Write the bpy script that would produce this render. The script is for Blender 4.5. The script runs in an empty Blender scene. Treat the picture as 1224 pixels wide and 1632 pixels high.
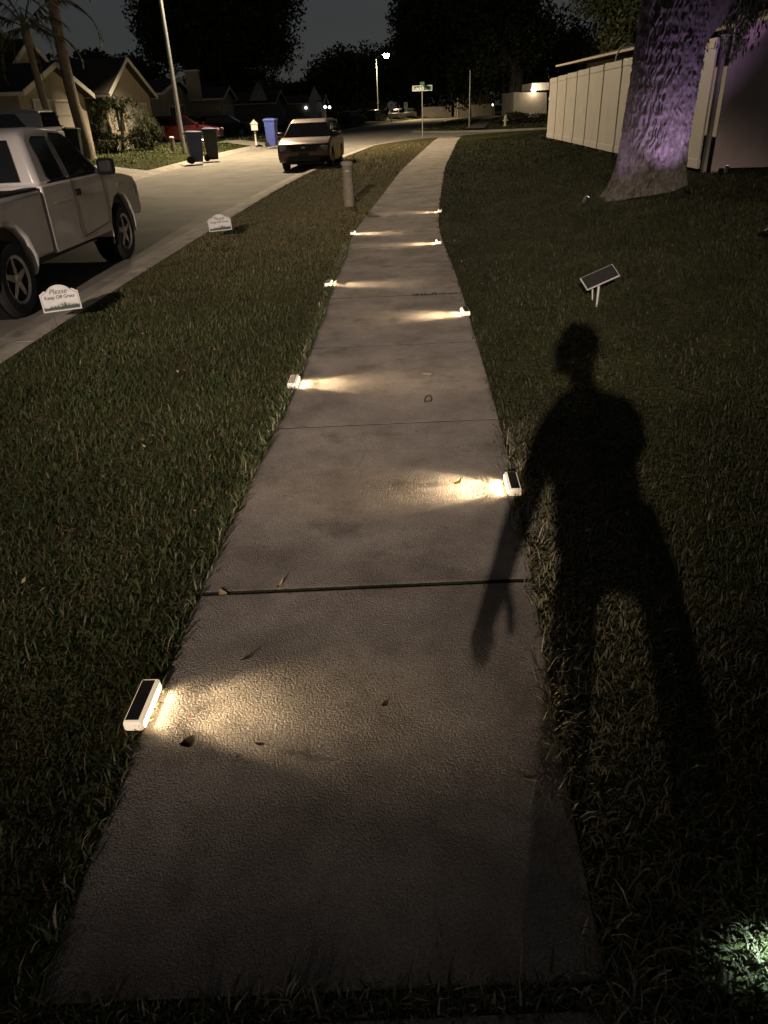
import bpy, bmesh, math, random
import numpy as np
from mathutils import Vector, Matrix, Euler

R = math.radians
rng = np.random.default_rng(7)
random.seed(7)
scene = bpy.context.scene
col = scene.collection

# ------------------------------------------------------------------ camera
CAM_H, PITCH, ROLL, FPX = 1.55, 29.6, 2.5, 1130.0
cam_data = bpy.data.cameras.new('camera')
cam_data.sensor_fit = 'VERTICAL'
cam_data.sensor_height = 36.0
cam_data.lens = 36.0 * FPX / 1632.0
cam_data.clip_start = 0.02
cam_data.clip_end = 3000.0
cam = bpy.data.objects.new('camera', cam_data)
col.objects.link(cam)
cam.matrix_world = (Matrix.Translation((0, 0, CAM_H))
                    @ Matrix.Rotation(R(90 - PITCH), 4, 'X')
                    @ Matrix.Rotation(R(-ROLL), 4, 'Z'))
scene.camera = cam

# ------------------------------------------------------------------ world: clear night sky over a lit town
world = bpy.data.worlds.new('World')
scene.world = world
world.use_nodes = True
wn = world.node_tree.nodes
wl = world.node_tree.links
wn.clear()
w_out = wn.new('ShaderNodeOutputWorld')
w_bg = wn.new('ShaderNodeBackground')
w_sky = wn.new('ShaderNodeTexSky')
w_sky.sky_type = 'NISHITA'
w_sky.sun_disc = False
w_sky.sun_elevation = R(24.0)
w_sky.sun_rotation = R(200)
w_hs = wn.new('ShaderNodeHueSaturation')
w_hs.inputs['Saturation'].default_value = 0.30
wl.new(w_sky.outputs[0], w_hs.inputs['Color'])
wl.new(w_hs.outputs[0], w_bg.inputs['Color'])
w_bg.inputs['Strength'].default_value = 0.0062
wl.new(w_bg.outputs[0], w_out.inputs[0])

# ------------------------------------------------------------------ exposure
vs = scene.view_settings
vs.view_transform = 'Standard'
vs.look = 'None'
vs.exposure = 0.0
vs.gamma = 1.0
vs.use_curve_mapping = False
scene.render.engine = 'CYCLES'
scene.cycles.use_denoising = True
scene.cycles.use_adaptive_sampling = True
scene.cycles.adaptive_threshold = 0.03
scene.cycles.adaptive_min_samples = 16
scene.cycles.max_bounces = 3
scene.cycles.diffuse_bounces = 1
scene.cycles.glossy_bounces = 2
scene.cycles.transmission_bounces = 3
scene.cycles.transparent_max_bounces = 6
scene.cycles.sample_clamp_indirect = 3.0
scene.cycles.caustics_reflective = False
scene.cycles.caustics_refractive = False

# lamp powers and colours, used by the lamps' own builders further down
POW_BEHIND = 19500.0
POW_LEFT = 17500.0
POW_FAR = 9000.0
POW_PATH = 0.55
POW_BEAM = 24.0
C_BEHIND = (1.0, 0.82, 0.69)
C_LEFT = (1.0, 0.80, 0.53)
C_FAR = (1.0, 0.76, 0.42)
C_PATH = (1.0, 0.76, 0.46)


# ------------------------------------------------------------------ helpers
class MB:
    """collects faces; build() links them as ONE mesh object"""
    def __init__(s):
        s.v = []
        s.f = []

    def add(s, vs_, fs_):
        o = len(s.v)
        s.v += [tuple(map(float, p)) for p in vs_]
        s.f += [tuple(i + o for i in f) for f in fs_]
        return s

    def box(s, c, d, rz=0.0, rx=0.0, ry=0.0):
        m = Matrix.Translation(c) @ Euler((rx, ry, rz)).to_matrix().to_4x4()
        h = [x / 2 for x in d]
        p = [m @ Vector((a * h[0], b * h[1], e * h[2])) for e in (-1, 1) for b in (-1, 1) for a in (-1, 1)]
        return s.add(p, [(0, 2, 3, 1), (4, 5, 7, 6), (0, 1, 5, 4), (2, 6, 7, 3), (0, 4, 6, 2), (1, 3, 7, 5)])

    def prism(s, poly, fn, a, b):
        """poly of 2D points; fn(u, v, t) -> 3D; extruded from t=a to t=b"""
        n = len(poly)
        p = [fn(u, v, a) for u, v in poly] + [fn(u, v, b) for u, v in poly]
        f = [tuple(range(n - 1, -1, -1)), tuple(range(n, 2 * n))]
        f += [(i, (i + 1) % n, n + (i + 1) % n, n + i) for i in range(n)]
        return s.add(p, f)

    def grid(s, pts, closed=False):
        n, m = len(pts), len(pts[0])
        f = []
        for i in range(n - 1):
            for j in range(m if closed else m - 1):
                k = (j + 1) % m
                f.append((i * m + j, i * m + k, (i + 1) * m + k, (i + 1) * m + j))
        return s.add([p for r in pts for p in r], f)

    def tube(s, path, rad, seg=8, cap=True):
        path = [Vector(p) for p in path]
        if not hasattr(rad, '__len__'):
            rad = [rad] * len(path)
        rings = []
        ref = None
        for i, p in enumerate(path):
            t = (path[min(i + 1, len(path) - 1)] - path[max(i - 1, 0)]).normalized()
            if ref is None:
                ref = Vector((1, 0, 0)) if abs(t.x) < 0.9 else Vector((0, 1, 0))
            n = (ref - t * ref.dot(t)).normalized()
            ref = n
            b = t.cross(n)
            rings.append([p + (n * math.cos(2 * math.pi * k / seg) + b * math.sin(2 * math.pi * k / seg)) * rad[i] for k in range(seg)])
        o = len(s.v)
        s.grid(rings, True)
        if cap:
            L = len(path)
            s.f.append(tuple(o + k for k in range(seg - 1, -1, -1)))
            s.f.append(tuple(o + (L - 1) * seg + k for k in range(seg)))
        return s

    def lathe(s, prof, seg=16, m=None, cap=True):
        m = m or Matrix.Identity(4)
        rings = [[m @ Vector((r * math.cos(2 * math.pi * k / seg), r * math.sin(2 * math.pi * k / seg), z)) for k in range(seg)] for r, z in prof]
        o = len(s.v)
        s.grid(rings, True)
        if cap:
            s.f.append(tuple(o + k for k in range(seg - 1, -1, -1)))
            L = len(prof)
            s.f.append(tuple(o + (L - 1) * seg + k for k in range(seg)))
        return s

    def build(s, name, mat, parent=None, smooth=None, bevel=None, kind=None):
        me = bpy.data.meshes.new(name)
        me.from_pydata(s.v, [], s.f)
        me.update()
        if smooth is not None:
            me.shade_smooth()
            me.set_sharp_from_angle(angle=R(smooth))
        o = bpy.data.objects.new(name, me)
        col.objects.link(o)
        if mat:
            me.materials.append(mat)
        if parent is not None:
            o.parent = parent
        if bevel:
            b = o.modifiers.new('bevel', 'BEVEL')
            b.width = bevel
            b.segments = 3
            b.limit_method = 'ANGLE'
            b.angle_limit = R(38)
        if kind:
            o['kind'] = kind
        return o


def tag(o, label, cat, group=None):
    o['label'] = label
    o['category'] = cat
    if group:
        o['group'] = group
    return o


def empty(name, loc=(0, 0, 0), rz=0.0, label=None, cat=None, group=None, kind=None):
    o = bpy.data.objects.new(name, None)
    o.empty_display_size = 0.2
    col.objects.link(o)
    o.location = loc
    o.rotation_euler = (0, 0, rz)
    if label:
        tag(o, label, cat, group)
    if kind:
        o['kind'] = kind
    return o


def copy_tree(o, parent=None):
    c = o.copy()
    col.objects.link(c)
    c.parent = parent
    for ch in o.children:
        copy_tree(ch, c)
    return c


def light(kind, loc, parent, power, color, target=None, **kw):
    d = bpy.data.lights.new('bulb', kind)
    d.energy = power
    d.color = color
    for k, v_ in kw.items():
        setattr(d, k, v_)
    o = bpy.data.objects.new('bulb', d)
    col.objects.link(o)
    o.location = loc
    o.parent = parent
    if target is not None:
        o.rotation_euler = (Vector(target) - Vector(loc)).to_track_quat('-Z', 'Y').to_euler()
    return o


def text_mesh(name, body, size, mat, parent, loc, rot=(R(90), 0, 0), shear=0.0, bold=0.0, align='CENTER'):
    cu = bpy.data.curves.new(name, 'FONT')
    cu.body = body
    cu.size = size
    cu.shear = shear
    cu.offset = bold
    cu.align_x = align
    cu.extrude = 0.0006
    t = bpy.data.objects.new(name + '_curve', cu)
    col.objects.link(t)
    dg = bpy.context.evaluated_depsgraph_get()
    me = bpy.data.meshes.new_from_object(t.evaluated_get(dg))
    bpy.data.objects.remove(t)
    o = bpy.data.objects.new(name, me)
    me.materials.clear()
    me.materials.append(mat)
    col.objects.link(o)
    o.parent = parent
    o.location = loc
    o.rotation_euler = rot
    return o


# ------------------------------------------------------------------ materials
def mat(name, c1, c2=None, scale=6.0, rough=0.6, bump=0.0, bscale=80.0, metal=0.0, spec=0.4, coat=0.0, emit=0.0, emit_col=None):
    m = bpy.data.materials.new(name)
    m.use_nodes = True
    nt = m.node_tree
    n, l = nt.nodes, nt.links
    b = n['Principled BSDF']
    tc = n.new('ShaderNodeTexCoord')
    ns = n.new('ShaderNodeTexNoise')
    ns.inputs['Scale'].default_value = scale
    ns.inputs['Detail'].default_value = 5
    l.new(tc.outputs['Object'], ns.inputs['Vector'])
    c2 = c2 or tuple(x * 0.8 for x in c1)
    rp = n.new('ShaderNodeValToRGB')
    rp.color_ramp.elements[0].position = 0.32
    rp.color_ramp.elements[1].position = 0.68
    rp.color_ramp.elements[0].color = (*c2, 1)
    rp.color_ramp.elements[1].color = (*c1, 1)
    l.new(ns.outputs['Fac'], rp.inputs[0])
    l.new(rp.outputs[0], b.inputs['Base Color'])
    b.inputs['Roughness'].default_value = rough
    b.inputs['Metallic'].default_value = metal
    b.inputs['Specular IOR Level'].default_value = spec
    b.inputs['Coat Weight'].default_value = coat
    if bump:
        n2 = n.new('ShaderNodeTexNoise')
        n2.inputs['Scale'].default_value = bscale
        n2.inputs['Detail'].default_value = 4
        l.new(tc.outputs['Object'], n2.inputs['Vector'])
        bp = n.new('ShaderNodeBump')
        bp.inputs['Strength'].default_value = 1.0
        bp.inputs['Distance'].default_value = bump
        l.new(n2.outputs['Fac'], bp.inputs['Height'])
        l.new(bp.outputs[0], b.inputs['Normal'])
    if emit:
        b.inputs['Emission Color'].default_value = (*(emit_col or c1), 1)
        b.inputs['Emission Strength'].default_value = emit
        m.cycles.emission_sampling = 'NONE'      # the bulb inside does the lighting
    return m


def concrete_mat(name, base, dark, grain=0.0016):
    m = bpy.data.materials.new(name)
    m.use_nodes = True
    nt = m.node_tree
    n, l = nt.nodes, nt.links
    b = n['Principled BSDF']
    tc = n.new('ShaderNodeTexCoord')

    def noise(scale, detail=6, rough=0.6, vec=None):
        x = n.new('ShaderNodeTexNoise')
        x.inputs['Scale'].default_value = scale
        x.inputs['Detail'].default_value = detail
        x.inputs['Roughness'].default_value = rough
        l.new(vec or tc.outputs['Object'], x.inputs['Vector'])
        return x

    def ramp(src, p0, p1, c0, c1):
        r = n.new('ShaderNodeValToRGB')
        r.color_ramp.elements[0].position = p0
        r.color_ramp.elements[1].position = p1
        r.color_ramp.elements[0].color = (*c0, 1)
        r.color_ramp.elements[1].color = (*c1, 1)
        l.new(src, r.inputs[0])
        return r

    def mul(a, bb, fac):
        x = n.new('ShaderNodeMixRGB')
        x.blend_type = 'MULTIPLY'
        x.inputs[0].default_value = fac
        l.new(a, x.inputs[1])
        l.new(bb, x.inputs[2])
        return x
    blot = ramp(noise(1.9, 5, 0.55).outputs['Fac'], 0.36, 0.60, dark, base)
    mid = ramp(noise(9, 6, 0.7).outputs['Fac'], 0.3, 0.62, (0.72, 0.71, 0.69), (1, 1, 1))
    fine = ramp(noise(150, 3, 0.7).outputs['Fac'], 0.32, 0.66, (0.48, 0.47, 0.46), (1, 1, 1))
    # dark spots of old gum and mould
    vo = n.new('ShaderNodeTexVoronoi')
    vo.inputs['Scale'].default_value = 4.3
    l.new(tc.outputs['Object'], vo.inputs['Vector'])
    spots = ramp(vo.outputs['Distance'], 0.02, 0.05, (0.5, 0.48, 0.46), (1, 1, 1))
    # soot-dark smears and hairline cracks
    smear = ramp(noise(2.6, 6, 0.62).outputs['Fac'], 0.56, 0.70, (1, 1, 1), (0.52, 0.50, 0.49))
    wp = n.new('ShaderNodeMixRGB')
    wp.blend_type = 'LINEAR_LIGHT'
    wp.inputs[0].default_value = 0.06
    l.new(tc.outputs['Object'], wp.inputs[1])
    l.new(noise(7, 4, 0.6).outputs['Color'], wp.inputs[2])
    ve = n.new('ShaderNodeTexVoronoi')
    ve.feature = 'DISTANCE_TO_EDGE'
    ve.inputs['Scale'].default_value = 0.62
    l.new(wp.outputs[0], ve.inputs['Vector'])
    crk = ramp(ve.outputs['Distance'], 0.0006, 0.0022, (0.84, 0.83, 0.82), (1, 1, 1))
    ckm = ramp(noise(1.1, 2, 0.5).outputs['Fac'], 0.50, 0.56, (1, 1, 1), (0, 0, 0))
    ck = n.new('ShaderNodeMixRGB')
    ck.blend_type = 'LIGHTEN'
    ck.inputs[0].default_value = 1.0
    l.new(crk.outputs[0], ck.inputs[1])
    l.new(ckm.outputs[0], ck.inputs[2])
    blot = mul(mul(blot.outputs[0], smear.outputs[0], 0.85).outputs[0], ck.outputs[0], 1.0)
    c = mul(mul(mul(blot.outputs[0], mid.outputs[0], 0.8).outputs[0], fine.outputs[0], 0.75).outputs[0], spots.outputs[0], 0.8)
    l.new(c.outputs[0], b.inputs['Base Color'])
    b.inputs['Roughness'].default_value = 0.9
    b.inputs['Specular IOR Level'].default_value = 0.15
    # broom and sand grain, patchy like a worn slab
    gw = n.new('ShaderNodeMixRGB')
    gw.blend_type = 'LINEAR_LIGHT'
    gw.inputs[0].default_value = 0.006
    l.new(tc.outputs['Object'], gw.inputs[1])
    l.new(noise(90, 2, 0.5).outputs['Color'], gw.inputs[2])
    g1 = n.new('ShaderNodeTexVoronoi')
    g1.inputs['Scale'].default_value = 165
    l.new(gw.outputs[0], g1.inputs['Vector'])
    g2 = noise(420, 2, 0.6)
    wear = ramp(noise(3.2, 4, 0.5).outputs['Fac'], 0.35, 0.6, (0.45, 0.45, 0.45), (1, 1, 1))
    ad = n.new('ShaderNodeMath')
    ad.operation = 'ADD'
    inv = n.new('ShaderNodeMath')
    inv.operation = 'MULTIPLY'
    inv.inputs[1].default_value = -0.75
    l.new(g1.outputs['Distance'], inv.inputs[0])
    l.new(inv.outputs[0], ad.inputs[0])
    hf = n.new('ShaderNodeMath')
    hf.operation = 'MULTIPLY'
    hf.inputs[1].default_value = 0.30
    l.new(g2.outputs['Fac'], hf.inputs[0])
    l.new(hf.outputs[0], ad.inputs[1])
    mm = n.new('ShaderNodeMath')
    mm.operation = 'MULTIPLY'
    l.new(ad.outputs[0], mm.inputs[0])
    l.new(wear.outputs[0], mm.inputs[1])
    bp = n.new('ShaderNodeBump')
    bp.inputs['Strength'].default_value = 1.0
    bp.inputs['Distance'].default_value = grain
    l.new(mm.outputs[0], bp.inputs['Height'])
    l.new(bp.outputs[0], b.inputs['Normal'])
    return m


def tint_mat(name, rough=0.72, spec=0.10, trans=0.15):
    """colour of its own per blade or leaf, from the mesh's tint attribute"""
    m = bpy.data.materials.new(name)
    m.use_nodes = True
    n, l = m.node_tree.nodes, m.node_tree.links
    b = n['Principled BSDF']
    a = n.new('ShaderNodeAttribute')
    a.attribute_name = 'tint'
    l.new(a.outputs['Color'], b.inputs['Base Color'])
    b.inputs['Roughness'].default_value = rough
    b.inputs['Specular IOR Level'].default_value = spec
    if trans:
        t = n.new('ShaderNodeBsdfTranslucent')
        l.new(a.outputs['Color'], t.inputs['Color'])
        mx = n.new('ShaderNodeMixShader')
        mx.inputs[0].default_value = trans
        l.new(b.outputs[0], mx.inputs[1])
        l.new(t.outputs[0], mx.inputs[2])
        l.new(mx.outputs[0], n['Material Output'].inputs['Surface'])
    return m


MT = {}
MT['walk'] = concrete_mat('sidewalk_concrete', (0.455, 0.400, 0.352), (0.285, 0.247, 0.216), 0.0046)
MT['walk_new'] = concrete_mat('ramp_concrete', (0.50, 0.46, 0.39), (0.40, 0.37, 0.31), 0.001)
MT['kerb'] = concrete_mat('kerb_concrete', (0.60, 0.55, 0.47), (0.44, 0.40, 0.34), 0.003)
MT['drive'] = concrete_mat('driveway_concrete', (0.48, 0.44, 0.38), (0.38, 0.35, 0.30), 0.001)
MT['road'] = mat('worn_asphalt', (0.30, 0.278, 0.24), (0.215, 0.198, 0.168), 1.3, 0.9, 0.004, 90, spec=0.2)
MT['lawn'] = mat('lawn_turf', (0.058, 0.062, 0.022), (0.030, 0.032, 0.012), 2.4, 0.95, 0.05, 28, spec=0.05)
MT['soil'] = mat('dark_soil', (0.028, 0.026, 0.014), (0.014, 0.013, 0.008), 14, 1.0, 0.02, 60, spec=0.05)
MT['verge'] = mat('verge_thatch', (0.11, 0.095, 0.045), (0.045, 0.04, 0.018), 9, 1.0, 0.03, 45, spec=0.05)
MT['grass'] = tint_mat('grass_blade', trans=0)
MT['leaf'] = tint_mat('tree_leaf', 0.6, 0.2, 0)
MT['dry'] = mat('dry_leaf', (0.42, 0.34, 0.22), (0.25, 0.18, 0.10), 60, 0.7, 0.0008, 200)
MT['dark_leaf'] = mat('dark_dead_leaf', (0.10, 0.07, 0.045), (0.05, 0.035, 0.02), 60, 0.8)
MT['yellow_leaf'] = mat('yellow_leaf', (0.55, 0.45, 0.14), (0.40, 0.30, 0.08), 60, 0.6)
MT['white_plastic'] = mat('white_plastic', (0.78, 0.77, 0.74), (0.68, 0.67, 0.63), 20, 0.4)
MT['grey_plastic'] = mat('toned_white_plastic', (0.46, 0.45, 0.42), (0.36, 0.35, 0.32), 20, 0.5)  # white plastic toned down in colour because the frame came out too bright
MT['solar'] = mat('solar_cell', (0.03, 0.028, 0.027), (0.018, 0.016, 0.016), 40, 0.35, spec=0.5)
MT['glow'] = mat('lit_diffuser', (1.0, 0.82, 0.5), emit=14.0, emit_col=(1.0, 0.76, 0.42), rough=0.4)
MT['frost'] = mat('frosted_case', (0.85, 0.82, 0.76), (0.78, 0.75, 0.69), 20, 0.35, emit=0.55, emit_col=(1.0, 0.74, 0.45))
MT['car_white'] = mat('white_car_paint', (0.76, 0.72, 0.69), (0.64, 0.60, 0.57), 2.6, 0.32, spec=0.5, coat=0.4)
MT['car_red'] = mat('red_car_paint', (0.10, 0.008, 0.008), (0.075, 0.006, 0.006), 2, 0.35, coat=0.4)
MT['car_dark'] = mat('dark_car_paint', (0.03, 0.03, 0.034), (0.022, 0.022, 0.026), 2, 0.3, coat=0.5)
MT['car_silver'] = mat('silver_car_paint', (0.45, 0.44, 0.43), (0.4, 0.39, 0.38), 2, 0.35, coat=0.4)
MT['car_tan'] = mat('copper_metallic_paint', (0.13, 0.085, 0.072), (0.10, 0.068, 0.057), 2, 0.38, metal=0.75, coat=0.3)
MT['glass'] = mat('dark_window_glass', (0.010, 0.010, 0.011), (0.007, 0.007, 0.008), 3, 0.06, spec=0.6)
MT['black'] = mat('black_trim', (0.014, 0.014, 0.014), (0.010, 0.010, 0.010), 20, 0.55)
MT['rubber'] = mat('tyre_rubber', (0.018, 0.018, 0.018), (0.012, 0.012, 0.012), 30, 0.85, 0.002, 120)
MT['chrome'] = mat('polished_alloy', (0.55, 0.55, 0.56), (0.42, 0.42, 0.43), 25, 0.28, metal=0.9)
MT['lens_red'] = mat('red_lens', (0.30, 0.01, 0.01), rough=0.2)
MT['lens_clear'] = mat('clear_lens', (0.35, 0.35, 0.36), rough=0.12, spec=0.7)
MT['galv'] = mat('galvanised_steel', (0.42, 0.42, 0.41), (0.33, 0.33, 0.32), 30, 0.5, metal=0.6)
MT['wood_post'] = mat('weathered_post', (0.28, 0.24, 0.17), (0.17, 0.145, 0.10), 16, 0.85, 0.006, 40)
MT['vinyl'] = mat('cream_vinyl', (0.50, 0.46, 0.40), (0.44, 0.40, 0.345), 2.2, 0.55, 0.0006, 30)
MT['vinyl_unlit'] = mat('unlit_tan_vinyl', (0.42, 0.32, 0.28), (0.34, 0.26, 0.22), 2.2, 0.6, 0.0006, 30)  # same vinyl fence; its unlit turned face is put in as darker tan
MT['vinyl_shade'] = mat('shade_dark_vinyl_post', (0.30, 0.27, 0.22), (0.22, 0.20, 0.16), 3, 0.6)  # vinyl darkened: the shade in the gaps between panels is put into the colour
MT['stucco'] = mat('beige_stucco', (0.42, 0.36, 0.28), (0.35, 0.30, 0.23), 3, 0.9, 0.004, 60)
MT['stucco2'] = mat('grey_stucco', (0.36, 0.32, 0.27), (0.30, 0.27, 0.22), 3, 0.9, 0.004, 60)
MT['stucco_dark'] = mat('shaded_stucco', (0.20, 0.18, 0.16), (0.16, 0.145, 0.13), 3, 0.9, 0.004, 60)  # darker copy of the stucco; dimness of the far walls put into the colour
MT['shingle'] = mat('dark_shingle', (0.060, 0.045, 0.038), (0.035, 0.027, 0.023), 9, 0.95, 0.01, 20)
MT['shingle_red'] = mat('red_brown_shingle', (0.045, 0.022, 0.018), (0.028, 0.015, 0.013), 9, 0.95, 0.01, 20)
MT['trim'] = mat('white_trim', (0.72, 0.69, 0.63), (0.62, 0.60, 0.55), 6, 0.6)
MT['door'] = mat('garage_door_paint', (0.50, 0.46, 0.40), (0.44, 0.40, 0.34), 4, 0.6)
MT['bin_blue'] = mat('blue_bin', (0.07, 0.10, 0.36), (0.055, 0.08, 0.29), 6, 0.5)
MT['bin_navy'] = mat('navy_bin', (0.035, 0.045, 0.13), (0.028, 0.036, 0.10), 6, 0.5)
MT['bin_dark'] = mat('dark_bin', (0.02, 0.024, 0.026), (0.014, 0.017, 0.018), 6, 0.5)
MT['sign_face'] = mat('white_sign_face', (0.50, 0.48, 0.45), (0.42, 0.40, 0.37), 12, 0.45)
MT['ink'] = mat('dark_print', (0.02, 0.022, 0.02), rough=0.6)
MT['ink_green'] = mat('dark_green_print', (0.02, 0.045, 0.022), (0.012, 0.028, 0.014), 80, 0.6)
MT['street_sign'] = mat('green_sign_sheeting', (0.08, 0.16, 0.12), (0.06, 0.13, 0.10), 12, 0.4)
MT['sign_white'] = mat('reflective_white', (0.85, 0.85, 0.83), (0.8, 0.8, 0.78), 12, 0.35)
MT['sign_red'] = mat('reflective_red', (0.35, 0.03, 0.025), rough=0.4)
MT['hydrant'] = mat('pale_hydrant_paint', (0.66, 0.60, 0.44), (0.55, 0.49, 0.35), 20, 0.5)
MT['palm_bark'] = mat('palm_bark', (0.24, 0.20, 0.155), (0.15, 0.125, 0.095), 9, 0.9, 0.02, 24)
MT['bark'] = mat('oak_bark', (0.135, 0.118, 0.10), (0.065, 0.056, 0.048), 14, 0.92, 0.006, 70, spec=0.15)
MT['bark_far'] = mat('far_bark', (0.07, 0.06, 0.05), (0.04, 0.035, 0.03), 5, 0.95, 0.02, 20)
MT['sodium'] = mat('street_lamp_lens', (1, 0.9, 0.7), emit=140.0, emit_col=(1.0, 0.80, 0.46))
MT['flood'] = mat('floodlight_lens', (1, 0.9, 0.7), emit=22.0, emit_col=(1.0, 0.80, 0.52))
MT['porch'] = mat('porch_lamp_glass', (0.9, 0.95, 1.0), emit=6.0, emit_col=(0.85, 0.95, 1.0))
MT['dim_lamp'] = mat('dim_lamp_glass', (0.9, 0.95, 1.0), emit=3.0, emit_col=(1.0, 0.95, 0.85))
MT['purple'] = mat('violet_lamp_lens', (0.7, 0.6, 1.0), emit=5.0, emit_col=(0.70, 0.62, 1.0))
MT['cool'] = mat('cool_lamp_lens', (0.8, 1.0, 0.95), emit=4.0, emit_col=(0.75, 1.0, 0.92))
MT['skin'] = mat('skin', (0.45, 0.28, 0.20), (0.40, 0.24, 0.17), 12, 0.6)
MT['cloth'] = mat('dark_cloth', (0.05, 0.055, 0.07), (0.035, 0.04, 0.05), 40, 0.9)
MT['hair'] = mat('dark_hair', (0.02, 0.014, 0.01), rough=0.6)

# ------------------------------------------------------------------ plan of the street (metres, y ahead)
_ky = np.array([-30, -6, 0.9, 2.2, 3.7, 5.2, 7.6, 10.9, 14.4, 22.8, 41.3, 60.0])
_kl = np.array([-0.80, -0.80, -0.76, -0.72, -0.59, -0.50, -0.42, -0.28, 0.08, 0.95, 3.37, 6.2])
_kr = np.array([0.35, 0.35, 0.385, 0.56, 0.68, 0.75, 0.87, 0.96, 1.30, 2.20, 4.66, 7.6])
_by = np.array([-30, 5.6, 8.8, 10.8, 15.1, 19.8, 25.1, 39.3, 49, 62, 80, 107, 137, 200, 260])
_bk = np.array([-3.2, -2.98, -2.80, -2.68, -2.48, -2.22, -1.77, 0.10, 1.4, 3.3, 6.6, 11.2, 19.5, 42, 72])
_ly = np.array([-30, 8, 25.6, 33.2, 40.5, 51.5, 80.6, 107, 137, 200, 260])
_lk = np.array([-9.6, -8.6, -7.5, -7.3, -7.1, -5.9, -1.6, 2.9, 11.15, 33, 62])
_yy = np.linspace(-30, 260, 2901)


def _smooth(ky, kx, s):
    x = np.interp(_yy, ky, kx)
    k = np.exp(-0.5 * (np.arange(-120, 121) / (s * 10)) ** 2)
    k /= k.sum()
    return np.convolve(np.pad(x, 120, mode='reflect', reflect_type='odd'), k, 'valid')


_XL, _XR, _XB, _XLK = _smooth(_ky, _kl, 0.7), _smooth(_ky, _kr, 0.7), _smooth(_by, _bk, 3.0), _smooth(_ly, _lk, 4.0)
def XL(y): return np.interp(y, _yy, _XL)          # left edge of the pavement
def XR(y): return np.interp(y, _yy, _XR)          # right edge
def XB0(y): return np.interp(y, _yy, _XB)         # back of the right kerb
def XLB(y): return np.interp(y, _yy, _XLK) - 0.5  # back of the left kerb


Y_ARC, RAD = 40.0, 10.0


def XB(y):                                         # with the corner into the side street
    y = np.asarray(y, float)
    t = np.clip(y - Y_ARC, 0, RAD)
    return XB0(y) + np.where(t > 0, RAD - np.sqrt(np.maximum(RAD ** 2 - t ** 2, 0)), 0)


def sstep(t):
    t = np.clip(t, 0, 1)
    return t * t * (3 - 2 * t)


def z_right(x, y):
    dx = np.asarray(x, float) - XR(y)
    f = 1 - 0.85 * sstep((np.asarray(y, float) - 30) / 18)
    n = 0.5 + 0.22 * sstep(-(np.asarray(y, float) - 8) / 8) * 0
    return f * n * sstep(dx / 4.6) - 0.012


def z_verge(x, y):
    w = XL(y) - XB0(y)
    t = (XL(y) - np.asarray(x, float)) / np.maximum(w, 0.1)
    return -0.012 - 0.055 * sstep(t)


def z_left(x, y):
    dx = XLB(y) - np.asarray(x, float)
    return -0.06 + 0.24 * sstep(dx / 1.6) + 0.2 * sstep((dx - 1.6) / 8.0)


def strip(name, m, ys, fa, fb, zf, nx, kind='structure', spread=1.0, parent=None):
    mb = MB()
    rows = []
    for y in ys:
        a, b = float(fa(y)), float(fb(y))
        rows.append([(a + (b - a) * (k / nx) ** spread, y, float(zf(a + (b - a) * (k / nx) ** spread, y))) for k in range(nx + 1)])
    mb.grid(rows)
    o = mb.build(name, m, parent, smooth=60, kind=kind)
    return o


mb = MB().add([(-1500, -1500, -0.6), (1500, -1500, -0.6), (1500, 1500, -0.6), (-1500, 1500, -0.6)], [(0, 1, 2, 3)])
mb.build('ground', MT['lawn'], kind='structure')
ysn = np.concatenate([np.arange(-6, 30, 0.5), np.arange(30, 50.01, 0.5)])
ysa = np.concatenate([np.arange(-30, 60, 1.5), np.arange(60, 260, 5)])
strip('road', MT['road'], ysa, lambda y: XLB(y) + 0.3, lambda y: XB0(y) - 0.3, lambda x, y: -0.15 + 0.03 * math.sin(math.pi * min(max((x - XLB(y)) / max(XB0(y) - XLB(y), 1), 0), 1)), 8)
strip('side_street', MT['drive'], np.arange(39, 67, 2.0), lambda y: XB0(y) - 0.6, lambda y: 120 + 0 * y, lambda x, y: -0.157, 4)
ysv = np.arange(-6, 47.0, 0.5)
strip('verge', MT['verge'], ysv, XB, lambda y: np.maximum(XL(y), XB(y) + 0.01), lambda x, y: z_verge(x, y), 6)
strip('lawn', MT['lawn'], ysn, lambda y: np.maximum(XR(y), XB(y)), lambda y: 70 + 0 * y, z_right, 26, spread=2.2)
strip('lawn', MT['lawn'], ysa, XLB, lambda y: -160 + 0 * y, z_left, 18, spread=2.4)


def XB2(y):                                        # beyond the side street
    y = np.asarray(y, float)
    t = np.clip(66.5 - y, 0, 9)
    return XB0(y) + 9 - np.sqrt(np.maximum(81 - t ** 2, 0))


strip('lawn', MT['lawn'], np.concatenate([np.arange(57.5, 75, 0.8), np.arange(75, 260, 6)]), XB2, lambda y: 190 + 0 * y,
      lambda x, y: -0.04 + 0.5 * float(sstep((x - XB2(y) - 3) / 25)), 12, spread=2.2)

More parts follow.
